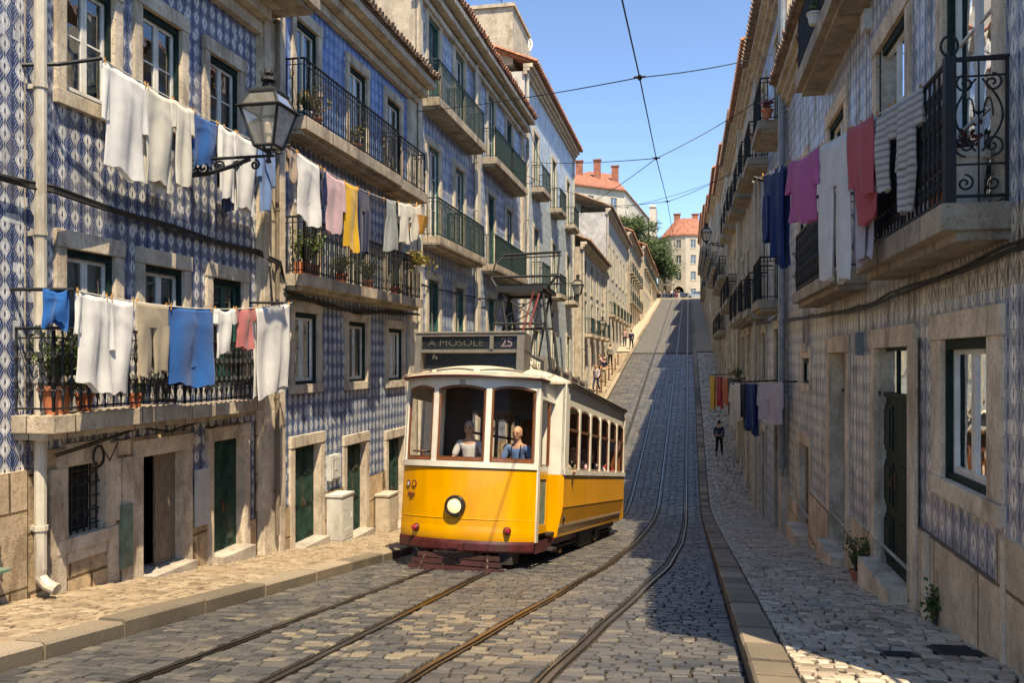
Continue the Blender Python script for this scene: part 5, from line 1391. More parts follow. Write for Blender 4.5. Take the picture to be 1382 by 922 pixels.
def hang(A,B,specs,group,sag=0.0):
    """specs: (k0,k1,H,kind,mat,label,cat) fractions along the line"""
    pegs=[]
    A=Vector(A);B=Vector(B)
    for i,(k0,k1,H,kind,mat,label,cat,*ex) in enumerate(specs):
        p=A.lerp(B,k0); q=A.lerp(B,k1); p.z-=sag*4*k0*(1-k0); q.z-=sag*4*k1*(1-k1)
        off=Vector((((i*37)%5-2)*.006+(ex[0] if ex else 0),0,0)); 
        garment(p+off,q+off,H,kind,mat,label,cat,group,seed=i+len(label))
        for k in (.04,.96):
            w=p.lerp(q,k); pegs.append((w.x,w.y,w.z))
    return pegs
def fr(v,a,b): return (v-a)/(b-a)
# upper line at the deep blue house (v 8.2 .. 12.4)
K=1.111
A_,B_=(-6.40,7.40*K,3.02*K),(-6.40,11.15*K,2.98*K); f=lambda v:fr(v,7.40,11.15)
G1='washing on the upper line of the deep blue house'
pg=hang(A_,B_,[(f(7.42),f(8.12),1.06*K,'shirt','white','large white shirt, first on the upper left washing line','shirt'),
 (f(8.12),f(8.62),1.04*K,'sheet','offwhite','off-white pillowcase second on the upper left washing line','pillowcase'),
 (f(8.56),f(8.98),.95*K,'tee','offwhite','off-white top beside the bright blue cloth on the upper left line','shirt'),
 (f(9.0),f(9.52),.62*K,'sheet','blue','short bright blue cloth in the middle of the upper left line','cloth'),
 (f(9.54),f(9.96),.92*K,'shirt','white','narrow white shirt right of the bright blue cloth on the upper left line','shirt'),
 (f(9.66),f(9.98),1.04*K,'sheet','denim','dark blue cloth hanging low behind the white shirts near the lantern','cloth',-.05),
 (f(9.98),f(10.50),.98*K,'sheet','white','white towel directly behind the black lantern bracket','towel'),
 (f(10.52),f(10.98),.90*K,'shirt','paleblue','pale blue shirt, last on the upper left line by the lantern','shirt')],G1,.05)
line_thing([A_,B_],'washing line hung from a black bar beside the cream downpipe, upper',pg,[[(-6.8,7.52,3.07),(-6.55,7.75,3.14),A_],[(-6.8,12.37,3.31),(-6.38,12.41,3.31)]],sag=.05)
# lower line
A_,B_=(-6.07,7.38,.70),(-6.07,12.15,.88); f=lambda v:fr(v,7.38,12.15)
G2='washing on the lower line of the deep blue house'
pg=hang(A_,B_,[(f(7.42),f(7.98),.98,'shirt','white','long white shirt at the left end of the lower washing line','shirt'),
 (f(7.86),f(8.33),1.06,'sheet','white','white sheet beside the beige trousers on the lower line','sheet'),
 (f(8.36),f(8.95),.82,'trousers','beige','beige trousers on the lower washing line','trousers'),
 (f(8.98),f(9.92),.96,'sheet','sky','wide bright blue towel in the middle of the lower washing line','towel'),
 (f(9.96),f(10.46),.60,'tee','white','small white T-shirt between the blue towel and the pink top','T-shirt'),
 (f(10.48),f(11.02),.56,'tee','pink','salmon pink top on the lower washing line','top'),
 (f(11.05),f(12.08),1.30,'sheet','white','large white sheet at the right end of the lower washing line','sheet')],G2,.14)
line_thing([A_,B_],'washing line hung in front of the low balconies, lower left',pg,[[(-6.8,7.38,.72),(-6.05,7.38,.70)],[(-6.8,12.18,.9),(-6.05,12.17,.88)]],sag=.14)
garment((-6.35,7.30,.72),(-6.12,7.36,.70),.36,'sheet','sky','small bright blue rag tied on the black bar above the potted shrub','rag',G2,5)
# line across the balcony house
A_,B_=(-5.9,11.72,3.22),(-5.9,18.25,3.50); f=lambda v:fr(v,11.72,18.25)
G3='washing on the line of the balcony house'
pg=hang(A_,B_,[(f(11.72),f(11.98),.50,'sheet','lace','small patterned brown cloth at the start of the line right of the lantern','cloth'),
 (f(11.98),f(12.78),1.0,'sheet','white','white sheet on the line just right of the lantern','sheet'),
 (f(12.84),f(13.02),.6,'sheet','navy','sliver of navy cloth between the white sheet and the pink blouse','cloth'),
 (f(12.94),f(13.84),.98,'shirt','palepink','pale pink blouse on the line below the long balcony','blouse'),
 (f(13.80),f(14.40),1.16,'sheet','yellow','bright yellow cloth beside the pink blouse','cloth'),
 (f(14.42),f(14.98),1.15,'trousers','navy','navy trousers between the yellow cloth and the grey dress','trousers'),
 (f(15.72),f(16.62),1.02,'dress','grey','grey dress hanging alone in the gap below the long balcony','dress'),
 (f(16.6),f(17.3),.84,'tee','offwhite','off-white T-shirt to the right of the grey dress','T-shirt'),
 (f(17.3),f(18.1),.78,'shirt','cream','cream shirt at the far right end of the line by the basket','shirt')],G3,.22)
line_thing([A_,B_],'long washing line below the upper balcony of the balcony house',pg,[[(-6.8,11.72,3.4),(-5.88,11.72,3.22)],[(-6.8,18.27,3.6),(-5.88,18.27,3.5)]],sag=.22)
m=MB(); m.tube([(-5.96,18.0,3.22),(-6.0,18.0,2.84)],[.27,.19],12)
m.tube([(-5.96,18.0-.2,3.2),(-5.96,18.0,3.52),(-5.96,18.2,3.2)],.012,5); single(m,'basket','wicker','orange basket hanging at the right end of the long washing line','basket')
# right line
A_,B_=(1.74,7.0,2.08),(.84,10.9,2.26)
G4='washing on the line of the right house'
pg=hang(A_,B_,[(-.012,.10,.92,'romper','stripe','striped baby romper hanging nearest to the scrolled balcony','romper'),
 (.115,.20,.66,'tee','stripe','small striped baby top beside the rose towel','baby top'),
 (.17,.305,.86,'sheet','rose','rose pink towel left of the striped baby clothes','towel'),
 (.305,.485,1.38,'trousers','white','long white trousers, longest on the right washing line','trousers'),
 (.25,.325,1.22,'sheet','lilac','greyish cloth hanging behind the white trousers and the rose towel','cloth',.09),
 (.495,.71,.70,'shirt','magenta','magenta pink blouse between the white trousers and the navy trousers','blouse'),
 (.72,.84,1.12,'sheet','navyblue','navy cloth beside the magenta blouse, longer one','cloth'),
 (.80,.95,.82,'trousers','navyblue','navy blue shorts at the far end of the right washing line','shorts')],G4,.03)
line_thing([A_,B_,(.80,11.1,2.27)],'washing line rising from the scrolled balcony on the right',pg,[[(1.80,11.05,1.95),(.80,10.92,2.28)]],sag=.03)
# far right line
A_,B_=(1.9,17.9,-.46),(.98,20.6,-.56)
G5='washing on the low line beyond the grey downpipe'
pg=hang(A_,B_,[(.0,.26,.86,'shirt','pinkstripe','pinkish white shirt nearest the grey downpipe','shirt'),
 (.24,.44,.80,'shirt','lilac','lilac white shirt next to the navy garment on the low line','shirt'),
 (.46,.68,1.12,'sheet','navyblue','long navy cloth in the middle of the low right line','cloth'),
 (.62,.74,1.0,'sheet','black','black cloth behind the long navy cloth','cloth'),
 (.70,.88,.84,'sheet','offwhite','off-white pillowcase right of the cream cloth on the low line','pillowcase'),
 (.86,1.0,1.05,'shirt','cream','cream cloth at the street end of the low right line','shirt')],G5,.02)
line_thing([A_,B_],'low washing line beyond the grey downpipe on the right',pg,[[(2.15,17.75,-.45),(1.88,17.9,-.46)],[(2.15,20.9,-.5),(.96,20.62,-.56)]],sag=.02)
A_,B_=(1.9,33.0,-.75),(.95,38,-.7)
G6='washing on the distant line on the right'
pg=hang(A_,B_,[(.0,.30,1.5,'sheet','black','dark cloth on the distant right line','cloth'),(.36,.55,1.1,'shirt','orange','orange top on the distant right line','top'),
 (.56,.74,1.3,'sheet','red','red cloth on the distant right line','cloth'),(.78,.98,1.4,'sheet','yellow','yellow cloth at the street end of the distant right line','cloth')],G6)
line_thing([A_,B_],'distant washing line with red and yellow cloths on the right',pg,[[(2.15,33,-.7),(1.88,33,-.74)],[(2.15,38.2,-.65),(.93,38.05,-.69)]])

# ================================================================== PLANTS
def plant(F,a,z,d,pr,ph,fr_,fh,label,pot='terracotta',leaf='leaf',n=160,ls=.05,droop=0,flowers=None,cat='potted plant',potsq=False):
    c=F(a,z,d); t=thing('potted_plant' if pot else 'plant',label,cat,c,'plants on balconies and doorsteps')
    if pot:
        m=MB()
        if potsq: m.box(c[0]-pr*.6,c[0]+pr*.6,c[1]-pr*1.7,c[1]+pr*1.7,c[2],c[2]+ph)
        else: m.lathe(c,[(pr*.68,0),(pr*.95,ph*.84),(pr*1.08,ph*.84),(pr*1.1,ph),(pr*.95,ph),(pr*.9,ph*.88)],14)
        m.build('pot',pot,t)
        z0=c[2]+ph*.9
    else: z0=c[2]
    st=MB(); lf=MB(); fl=MB(); rnd=random.Random(len(label)*3+n)
    for k in range(max(5,n//14)):
        an=rnd.uniform(0,2*PI); rr_=fr_*rnd.uniform(.2,.95); h=fh*rnd.uniform(.45,1)
        e=(c[0]+rr_*cos(an),c[1]+rr_*sin(an),z0+h-droop*rr_); mid=(c[0]+rr_*.35*cos(an),c[1]+rr_*.35*sin(an),z0+h*.6)
        b=(c[0]+pr*.3*cos(an),c[1]+pr*.3*sin(an),z0-.02); st.tube([b,mid,e],[.009,.006,.003],4)
        for q in range(14):
            tt=rnd.uniform(.25,1.05); 
            P=Vector(b).lerp(Vector(mid),min(1,tt*2)) if tt<.5 else Vector(mid).lerp(Vector(e),(tt-.5)*2)
            P+=Vector((rnd.gauss(0,.4),rnd.gauss(0,.4),rnd.gauss(0,.4)))*ls*1.6
            dirv=Vector((rnd.gauss(0,1),rnd.gauss(0,1),rnd.gauss(.2,.8))).normalized(); sd=dirv.orthogonal().normalized()
            sd=Matrix.Rotation(rnd.uniform(0,6.28),3,dirv)@sd; L=ls*rnd.uniform(.7,1.4)
            ids=[lf.raw(P),lf.raw(P+dirv*L*.5+sd*L*.28),lf.raw(P+dirv*L),lf.raw(P+dirv*L*.5-sd*L*.28)]
            lf.face(ids,rnd.random())
            if flowers and rnd.random()<.16: fl.ball(P+dirv*L,ls*.28,5,4)
    st.build('stem','bark',t); lf.build('foliage',leaf,t,tone=True,recalc=False)
    if flowers: fl.build('flowers',flowers,t)
    return t
plant(FL,7.72,-.58,.24,.17,.30,.36,.66,'big bushy plant in a terracotta pot at the near end of the low balcony',n=620,ls=.055)
plant(FL,9.0,-.58,.26,.09,.17,.12,.2,'small plant in an orange pot behind the beige trousers',n=60,ls=.04)
plant(FL,8.2,-.58,.2,.10,.2,.24,.55,'leafy plant on the low balcony behind the white shirt',n=180)
plant(FL,14.0,4.12,.26,.13,.2,.34,.55,'straggly yellowing plant on the upper balcony near the lantern',leaf='leaf_dry',n=520,ls=.05)
plant(FL,13.55,4.12,.28,.13,.18,.22,.30,'green plant in a white pot at the near corner of the upper balcony',pot='whitepot',n=140)
plant(FL,15.8,4.12,.3,.11,.18,.26,.5,'yellow flowering plant in the middle of the upper balcony',leaf='leaf_dry',n=180,ls=.05)
plant(FL,13.7,1.45,.24,.16,.24,.34,.55,'bushy green plant in a red brown planter at the near end of the lower balcony',pot='terracotta',n=900,ls=.06,potsq=True)
plant(FL,15.2,1.45,.24,.12,.2,.26,.4,'green plant behind the balcony bars below the yellow cloth',n=600)
plant(FL,16.6,1.45,.24,.12,.2,.28,.45,'pale green plant below the grey dress',leaf='leaf',n=600)
plant(FL,19.1,2.05,.52,.15,.18,.48,.42,'bright yellow green plant spilling over the far end of the lower balcony',leaf='leaf_dry',n=420,ls=.09,droop=.8,pot='whitepot')
plant(FL,18.3,1.45,.22,.12,.2,.26,.4,'small green plant on the far part of the lower balcony',n=160)
plant(FR,7.0,1.08,.20,.13,.20,.20,.34,'red leaved plant in a terracotta pot on the scrolled balcony',leaf='leaf_red',n=180,ls=.05)
plant(FR,6.62,1.08,.19,.15,.42,.15,.20,'tall white pot with a reddish plant behind the scrolled end railing',pot='whitepot',leaf='leaf_red',n=120,ls=.045)
plant(FR,14.2,1.1,.2,.11,.17,.16,.2,'plant in a pot at the end of the second right balcony',n=80)
plant(FR,12.2,4.62,.45,.10,.16,.12,.22,'small potted plant on the topmost right balcony',pot='whitepot',n=60)
plant(FR,20.3,5.6,.36,.13,.2,.24,.3,'red flowering plant on the upper balcony beyond the downpipe',leaf='leaf_red',n=160,ls=.06,flowers='redlens')
plant(FR,23.0,5.6,.40,.14,.2,.26,.35,'trailing red plant further along the high balcony',leaf='leaf_red',n=160,ls=.06)
plant(FR,26.2,5.6,.40,.14,.2,.26,.35,'green pot plant on the high balcony at its far end',n=140,ls=.06)
plant(FR,34.0,-1.0,.3,.2,.2,.4,.5,'green window plant beside the distant washing',n=200,ls=.08)
plant(FR,10.72,gw(10.7,'R')+.02,.16,.10,.12,.24,.44,'dry reddish green plant on the doorstep of the dark green right door',n=300,ls=.045)
plant(FR,7.92,gw(7.92,'R'),.05,.04,0,.10,.34,'fresh green weed growing at the foot of the right wall',pot=None,n=200,ls=.05,cat='weed')
plant(FR,10.8,gw(10.8,'R'),.06,.04,0,.10,.16,'low weed at the wall before the doorstep on the right',pot=None,n=90,ls=.04,cat='weed')
plant(FR,14.4,gw(14.4,'R'),.06,.04,0,.12,.14,'small weed at the wall foot by the second right doorway',pot=None,n=80,ls=.04,cat='weed')

# ================================================================== PEOPLE
def skin_mesh(name,J,E,sub=1):
    me=bpy.data.meshes.new(name); names=list(J); ix={n:i for i,n in enumerate(names)}
    me.from_pydata([J[n][0] for n in names],[(ix[a],ix[b]) for a,b in E],[])
    o=bpy.data.objects.new('tmp',me); col.objects.link(o)
    o.modifiers.new('k','SKIN')
    for i,n in enumerate(names):
        r=J[n][1]; me.skin_vertices[0].data[i].radius=(r,r) if not isinstance(r,tuple) else r
        me.skin_vertices[0].data[i].use_root=(i==0)
    s=o.modifiers.new('s','SUBSURF'); s.levels=sub; s.render_levels=sub
    dg=bpy.context.evaluated_depsgraph_get(); dg.update()
    r=bpy.data.meshes.new_from_object(o.evaluated_get(dg)); bpy.data.objects.remove(o); bpy.data.meshes.remove(me); r.name=name; r.shade_smooth(); return r
def V_(x,y,z): return Vector((x,y,z))
def pose(kind):
    J={}; 
    P=dict(pelvis=V_(0,0,.95),waist=V_(0,0,1.10),chest=V_(0,.0,1.30),neckb=V_(0,.0,1.46),neck=V_(0,-.015,1.53),head=V_(0,-.03,1.62))
    leg={-1:[V_(-.09,0,.90),V_(-.10,-.01,.50),V_(-.10,.02,.09),V_(-.11,-.15,.035)],1:[V_(.09,0,.90),V_(.10,-.01,.50),V_(.10,.02,.09),V_(.11,-.15,.035)]}
    arm={-1:[V_(-.18,0,1.41),V_(-.23,.02,1.13),V_(-.24,-.04,.88),V_(-.24,-.06,.80)],1:[V_(.18,0,1.41),V_(.23,.02,1.13),V_(.24,-.04,.88),V_(.24,-.06,.80)]}
    if kind=='walk':
        leg[-1][1:]=[V_(-.10,-.20,.52),V_(-.10,-.26,.10),V_(-.10,-.42,.05)]; leg[1][1:]=[V_(.10,.02,.49),V_(.10,.30,.16),V_(.10,.20,.04)]
        arm[-1][1:]=[V_(-.23,.12,1.15),V_(-.24,.16,.92),V_(-.24,.14,.84)]; arm[1][1:]=[V_(.23,-.06,1.14),V_(.23,-.22,.95),V_(.22,-.27,.89)]
    if kind in ('sit','elbow'):
        dz=-.48
        for k in P: P[k]=P[k]+V_(0,0,dz)
        leg={s:[V_(s*.09,0,.44),V_(s*.12,-.42,.46),V_(s*.12,-.44,.09),V_(s*.12,-.60,.04)] for s in (-1,1)}
        arm={s:[V_(s*.18,0,.93),V_(s*.23,-.06,.66),V_(s*.16,-.30,.60),V_(s*.14,-.38,.59)] for s in (-1,1)}
        if kind=='elbow': arm[1][1:]=[V_(.34,-.02,.72),V_(.36,-.26,.78),V_(.36,-.34,.80)]
    if kind=='drive':
        arm[-1][1:]=[V_(-.27,-.06,1.14),V_(-.20,-.34,1.10),V_(-.17,-.43,1.12)]; arm[1][1:]=[V_(.26,-.04,1.15),V_(.12,-.28,1.09),V_(.06,-.36,1.10)]
    return P,leg,arm
CACHE={}
def body_parts(kind,fingers):
    key=(kind,fingers)
    if key in CACHE: return CACHE[key]
    P,leg,arm=pose(kind)
    J={}; E=[]
    R_=dict(pelvis=(.135,.10),waist=(.12,.09),chest=(.145,.10),neckb=(.085,.07),neck=(.062,.062),head=(.06,.07))
    for k in P: J[k]=(P[k],R_[k])
    E+= [('pelvis','waist'),('waist','chest'),('chest','neckb'),('neckb','neck'),('neck','head')]
    for s in (-1,1):
        for i,(p,r) in enumerate(zip(leg[s],((.085,.085),(.058,.06),(.04,.042),(.035,.03)))): J['l%d%d'%(s,i)]=(p,r)
        for i,(p,r) in enumerate(zip(arm[s],((.058,.058),(.043,.043),(.028,.028),(.034,.02)))): J['a%d%d'%(s,i)]=(p,r)
        E+= [('pelvis','l%d0'%s),('chest','a%d0'%s)]+[('l%d%d'%(s,i),'l%d%d'%(s,i+1)) for i in range(3)]+[('a%d%d'%(s,i),'a%d%d'%(s,i+1)) for i in range(3)]
        if fingers:
            h=arm[s][3]; w=arm[s][2]; d=(h-w).normalized(); sd=d.cross(V_(0,0,1)); sd=sd.normalized() if sd.length>.1 else V_(0,1,0)
            for q,(o_,L) in enumerate(((-.027,.062),(-.009,.074),(.009,.07),(.027,.055))):
                a=h+sd*o_+d*.03; b=a+d*L*.5+V_(0,0,-.008); c=b+d*L*.35+V_(0,0,-.028)
                for nm,pp,rr in (('f',a,.010),('g',b,.009),('h',c,.008)): J['%s%d%d'%(nm,s,q)]=(pp,(rr,rr))
                E+= [('a%d3'%s,'f%d%d'%(s,q)),('f%d%d'%(s,q),'g%d%d'%(s,q)),('g%d%d'%(s,q),'h%d%d'%(s,q))]
            a=h-sd*.035*s; b=a-sd*.02*s+d*.035+V_(0,0,-.01)
            J['t%d'%s]=(a,(.012,.012)); J['u%d'%s]=(b,(.010,.010)); E+= [('a%d3'%s,'t%d'%s),('t%d'%s,'u%d'%s)]
    body=skin_mesh('body',J,E,2 if fingers else 1)
    # head with nose, ears, chin joined in
    import bmesh
    h=MB(); c=P['head']+V_(0,-.005,.022)
    h.ball(c,.10,16,12,.78,.98,1.18); h.ball(c+V_(0,-.03,-.075),.055,10,8,.95,.95,.8); h.ball(c+V_(0,-.103,-.022),.016,8,6,.8,1.1,1.5)
    for s in (-1,1): h.ball(c+V_(s*.08,.01,-.015),.022,8,6,.4,.8,1.3)
    h.ball(c+V_(0,-.092,-.062),.018,8,6,1.3,.5,.35)
    hm=bpy.data.meshes.new('h'); hm.from_pydata([tuple(x) for x in h.v],[],h.f); hm.shade_smooth()
    bm=bmesh.new(); bm.from_mesh(body); bm.from_mesh(hm); bm.to_mesh(body); bm.free(); body.shade_smooth()
    e=MB()
    for s in (-1,1):
        e.ball(c+V_(s*.031,-.088,.008),.013,8,6); e.ball(c+V_(s*.033,-.094,.030),.018,8,4,1.1,.35,.25); e.ball(c+V_(s*.062,-.06,.012),.012,6,4,.4,2.6,.25)
    e.ball(c+V_(0,-.098,-.064),.022,8,4,1.1,.3,.22)
    eye=bpy.data.meshes.new('face_features'); eye.from_pydata([tuple(x) for x in e.v],[],e.f)
    hr_=MB(); hr_.ball(c+V_(0,.022,.028),.104,14,10,.82,.94,1.06); hair=bpy.data.meshes.new('hair'); hair.from_pydata([tuple(x) for x in hr_.v],[],hr_.f); hair.shade_smooth()
    # shirt
    S={k:(P[k],tuple(a+.016 for a in R_[k])) for k in ('pelvis','waist','chest')}; S['neckb']=(P['neckb']+V_(0,0,-.03),(.085,.075))
    ES=[('pelvis','waist'),('waist','chest'),('chest','neckb')]
    for s in (-1,1):
        S['a%d0'%s]=(arm[s][0],(.072,.072)); S['a%d1'%s]=(arm[s][1] if kind=='walk' else arm[s][0].lerp(arm[s][1],.95),(.062,.062)); ES+= [('chest','a%d0'%s),('a%d0'%s,'a%d1'%s)]
        if kind=='walk': S['a%d2'%s]=(arm[s][2],(.045,.045)); ES.append(('a%d1'%s,'a%d2'%s))
    shirt=skin_mesh('shirt',S,ES,1)
    T={'pelvis':(P['pelvis'],(.15,.115))}; ET=[]
    for s in (-1,1):
        for i,r in enumerate((.10,.078,.062)): T['l%d%d'%(s,i)]=(leg[s][i],(r,r))
        ET+= [('pelvis','l%d0'%s),('l%d0'%s,'l%d1'%s),('l%d1'%s,'l%d2'%s)]
    tr=skin_mesh('trousers',T,ET,1)
    shoes={}
    for s in (-1,1):
        sh=MB(); a,b=leg[s][2],leg[s][3]; m_=(a+b)/2; sh.ball((m_.x,m_.y-.02,b.z+.012),.06,10,6,.75,2.0,.75)
        q=bpy.data.meshes.new('shoe'); q.from_pydata([tuple(x) for x in sh.v],[],sh.f); q.shade_smooth(); shoes[s]=q
    CACHE[key]=dict(body=body,hair=hair,face_features=eye,shirt=shirt,trousers=tr,shoe_l=shoes[-1],shoe_r=shoes[1]); return CACHE[key]
def person(loc,rotz,kind,shirt,trousers,label,group,skin='skin',hair='hair',scale=1.0,fingers=False,sleeve=None,extra=None):
    b=body_parts(kind,fingers)
    t=bpy.data.objects.new('person',None); col.objects.link(t); t.location=loc; t.rotation_euler=(0,0,rotz); t.scale=(scale,)*3
    tag(t,label,'person',group)
    mats=dict(body=skin,hair=hair,face_features='eye',shirt='c_'+shirt,trousers='c_'+trousers,shoe_l='c_black',shoe_r='c_black')
    for k,me in b.items():
        k2='shoe' if k.startswith('shoe') else k; me2=me.copy(); me2.name=k2; me2.materials.clear(); me2.materials.append(M[mats[k]])
        o=bpy.data.objects.new(k2,me2); col.objects.link(o); o.parent=t
    if extra: extra(t)
    return t
TM=Matrix.Translation(TO)@Matrix.Rotation(R(-4.7),4,'Z')@Matrix.Rotation(R(-7.84),4,'X')
def in_tram(x,y,z): return tuple(TM@Vector((x,y,z)))
def suspenders(t):
    m=MB()
    for s in (-1,1): m.tube([(s*.075,-.118,1.02),(s*.08,-.125,1.2),(s*.085,-.118,1.36),(s*.08,-.06,1.45)],.012,5)
    m.build('suspenders','c_navy',t)
def badge_(t):
    m=MB(); m.box(.05,.11,-.135,-.125,1.18,1.26); m.build('name_badge','cab',t)
person(in_tram(-.05,.28,.62),R(-2),'drive','white','navy','grey haired man in a white shirt behind the middle front window','people aboard the tram',hair='hairgrey',scale=.93,fingers=True,extra=badge_)
person(in_tram(.70,.42,.62),R(-8),'drive','paleblue','navy','bald man in a pale blue shirt with dark braces, right front window','people aboard the tram',hair='skin',scale=.90,fingers=True,extra=suspenders)
pax=[(1.10,1.72,'beige','passenger in beige at the first side window of the tram','skin','hairgrey'),(1.0,2.75,'khaki','passenger in brown at the second side window of the tram','skin2','hair'),
 (1.03,3.7,'palepink','passenger in a white and pink top at the third side window of the tram','skin','hair'),(1.03,4.7,'black','passenger in black at the fourth side window of the tram','skin2','hair'),
 (1.0,5.6,'white','passenger in white at the fifth side window of the tram','skin','hair'),(1.02,6.6,'red','passenger in red at the last side window of the tram','skin2','hair'),
 (-.8,2.7,'navy','passenger in navy on the far side bench of the tram','skin','hair'),(-.78,4.6,'grey','passenger in grey on the far side of the tram','skin','hairgrey')]
for x,y,c_,lb,sk,hh in pax: person(in_tram(x-.19 if x>0 else x,y+.1,.76),R(15),'elbow',c_,'denim',lb,'people aboard the tram',skin=sk,hair=hh)
def bag(t):
    m=MB(); m.ball((.05,.17,1.22),.15,10,8,1,.7,1.3); m.build('backpack','c_navy',t)
SP='people on the pavements'
def onL(u,v): return (u,v,g(u,v)+SK)
person(onL(1.30,37.5),R(170),'walk','denim','black','person in dark clothes walking up the right pavement',SP,scale=.86)
person(onL(-5.15,78),R(175),'walk','navy','navy','person with a dark backpack walking up the sunny left pavement',SP,extra=bag)
person(onL(-5.9,80),R(10),'stand','palepink','denim','person in pale pink standing by the wall behind the backpack walker',SP)
person(onL(-5.7,58),R(20),'stand','navy','beige','person in a navy top standing on the left pavement near the wooden posts',SP)
person(onL(-6.1,59.5),R(-60),'stand','palepink','khaki','person in light pink beside the one in navy on the left pavement',SP)
person(onL(-5.8,54),R(-20),'walk','lilac','denim','person in lilac walking down the left pavement beside the posts',SP)
person(onL(-6.0,66),R(180),'walk','grey','black','person in grey walking up the left pavement',SP)
cs=['navy','black','red','white','palepink','grey','khaki','black','white','sky','denim','black']
pl=['far left end','beside the tree trunk','under the awning','next to the awning post','in front of the cafe','left of the middle rail','close to the middle rail','between two others in dark tops','in front of the first parked car','behind the first parked car','right of the awning','near the arch']
for i in range(12):
    u=-6.9+i*.46; v=165.3+(i*7%5)*.5
    person((u,v,11.77),R((i*67)%360),'stand' if i%3 else 'walk',cs[i],cs[(i+4)%12],'tiny person in %s at the crest, %s'%({'navy':'navy','black':'black','red':'red','white':'white','palepink':'pink','grey':'grey','khaki':'khaki','sky':'blue','denim':'dark denim'}[cs[i]],pl[i]),'people gathered at the crest')
# bollards
for i in range(8):
    v=48.5+i*2.6; u=-5.45; m=MB(); z=g(u,v)+SK
    m.lathe((u,v,z-.1),[(.06,0),(.06,.15),(.045,.2),(.045,.85),(.06,.88),(.055,.95),(.02,1.0)],8)
    single(m,'bollard','axle','brown iron bollard, one of the row along the left kerb up the hill','bollard','bollards along the left kerb')

# ================================================================== CREST: CARS, AWNING, TREES, HILL HOUSES
def car(u,v,rot,mat,label):
    t=thing('parked_car',label,'car',(u,v,11.77),'cars parked at the crest',(0,0,rot),local=True)
    b=MB(); prof=[(-2.0,.35),(-2.05,.62),(-1.95,.82),(-1.1,.92),(-.55,1.38),(.75,1.42),(1.45,1.0),(1.95,.92),(2.05,.55),(1.95,.35)]
    L=[]
    for y,k in ((-.82,.94),(-.86,1),(.86,1),(.82,.94)):
        L.append([b.raw((x,y*(1 if z<1 else .84),z if k==1 else .38+(z-.38)*.97)) for x,z in prof])
    for A,B in zip(L,L[1:]):
        for k in range(len(prof)): b.face((A[k],A[(k+1)%len(prof)],B[(k+1)%len(prof)],B[k]))
    b.face(L[0]); b.face(L[-1]); b.build('body',mat,t)
    w=MB()
    for y in (-.745,.745):
        s=1 if y>0 else -1
        w.face([w.raw((x,y+s*.045*(1-(z-.95)/.45)+s*.01,z)) for x,z in ((-.95,.97),(-.5,1.32),(.68,1.35),(1.2,1.0))])
    w.face([w.raw(p) for p in ((-1.12,-.68,.96),(-1.12,.68,.96),(-.60,.64,1.36),(-.60,-.64,1.36))]); w.face([w.raw(p) for p in ((1.48,-.68,1.02),(1.48,.68,1.02),(.82,.64,1.40),(.82,-.64,1.40))])
    w.build('windows','glass_far',t)
    for x in (-1.3,1.25):
        for y in (-.8,.8):
            q=MB(); q.lathe((x,y,.32),[(.32,-.1),(.32,.1),(.2,.1),(.18,.06),(.02,.06)],14,(0,1,0)); q.build('wheel','cable',t)
    for y in (-.6,.6):
        q=MB(); q.box(-2.06,-2.0,y-.15,y+.15,.62,.74); q.build('headlight','lantern_white',t)
M['lantern_white']=basic('lamp_white',(.8,.8,.78),.2)
M['car_white']=basic('car_white',(.7,.72,.74),.25,coat=1,var=.02); M['car_dark']=basic('car_dark',(.03,.035,.05),.25,coat=1,var=.02); M['car_silver']=basic('car_silver',(.35,.4,.42),.3,metal=.5,coat=1,var=.02)
car(-2.2,167.5,0,'car_dark','dark parked car at the crest behind the people'); car(-.9,171,R(4),'car_white','white parked car at the crest'); car(1.6,167.8,R(-3),'car_silver','silver parked car at the right end of the crest')
t=thing('cafe_awning','pale flat awning on posts beside the tree at the crest','awning',(-5.5,172,11.77))
m=MB(); m.box(-9.5,-2.6,170.6,174,15.0,15.12); m.build('canopy','whitepot',t)
for x in (-9.2,-5.9,-2.9):
    m=MB(); m.tube([(x,170.9,11.77),(x,170.9,15.0)],.06,6); m.build('post','iron',t)
def tree(base,h,crown,n,label,ls=.55):
    t=thing('broadleaf_tree',label,'tree',base,'trees on the hill at the crest')
    rnd=random.Random(int(h*10)+n); tr=MB(); tr.tube([(base[0],base[1],base[2]-.5),(base[0]+.2,base[1],base[2]+h*.4),(base[0]-.1,base[1],base[2]+h*.75)],[.42,.3,.14],8)
    lf=MB(); cl=[]
    for k in range(26):
        an=rnd.uniform(0,2*PI); el=rnd.uniform(-.35,1); q=math.sqrt(max(0,1-el*el))
        rr=rnd.uniform(.5,1.0)
        cl.append(Vector((base[0]+crown[0]*q*rr*cos(an),base[1]+crown[0]*q*rr*sin(an),base[2]+crown[1]+crown[2]*el*rr)))
    for c in cl:
        tr.tube([(base[0],base[1],base[2]+h*.45),tuple((Vector((base[0],base[1],base[2]+h*.6))+c)/2),tuple(c)],[.12,.08,.03],5)
    for i in range(n):
        c=rnd.choice(cl); rr=crown[0]*.36
        d=Vector((rnd.gauss(0,1),rnd.gauss(0,1),rnd.gauss(0,.8))); P=c+d*rr*.5
        a=Vector((rnd.gauss(0,1),rnd.gauss(0,1),rnd.gauss(0,.6))).normalized(); b=a.orthogonal().normalized(); L=ls*rnd.uniform(.5,1.1)
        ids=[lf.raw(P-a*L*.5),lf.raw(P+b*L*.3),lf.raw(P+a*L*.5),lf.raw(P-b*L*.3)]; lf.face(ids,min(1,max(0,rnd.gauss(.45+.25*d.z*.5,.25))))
    tr.build('trunk','bark',t); lf.build('crown','leaf_tree',t,tone=True,recalc=False)
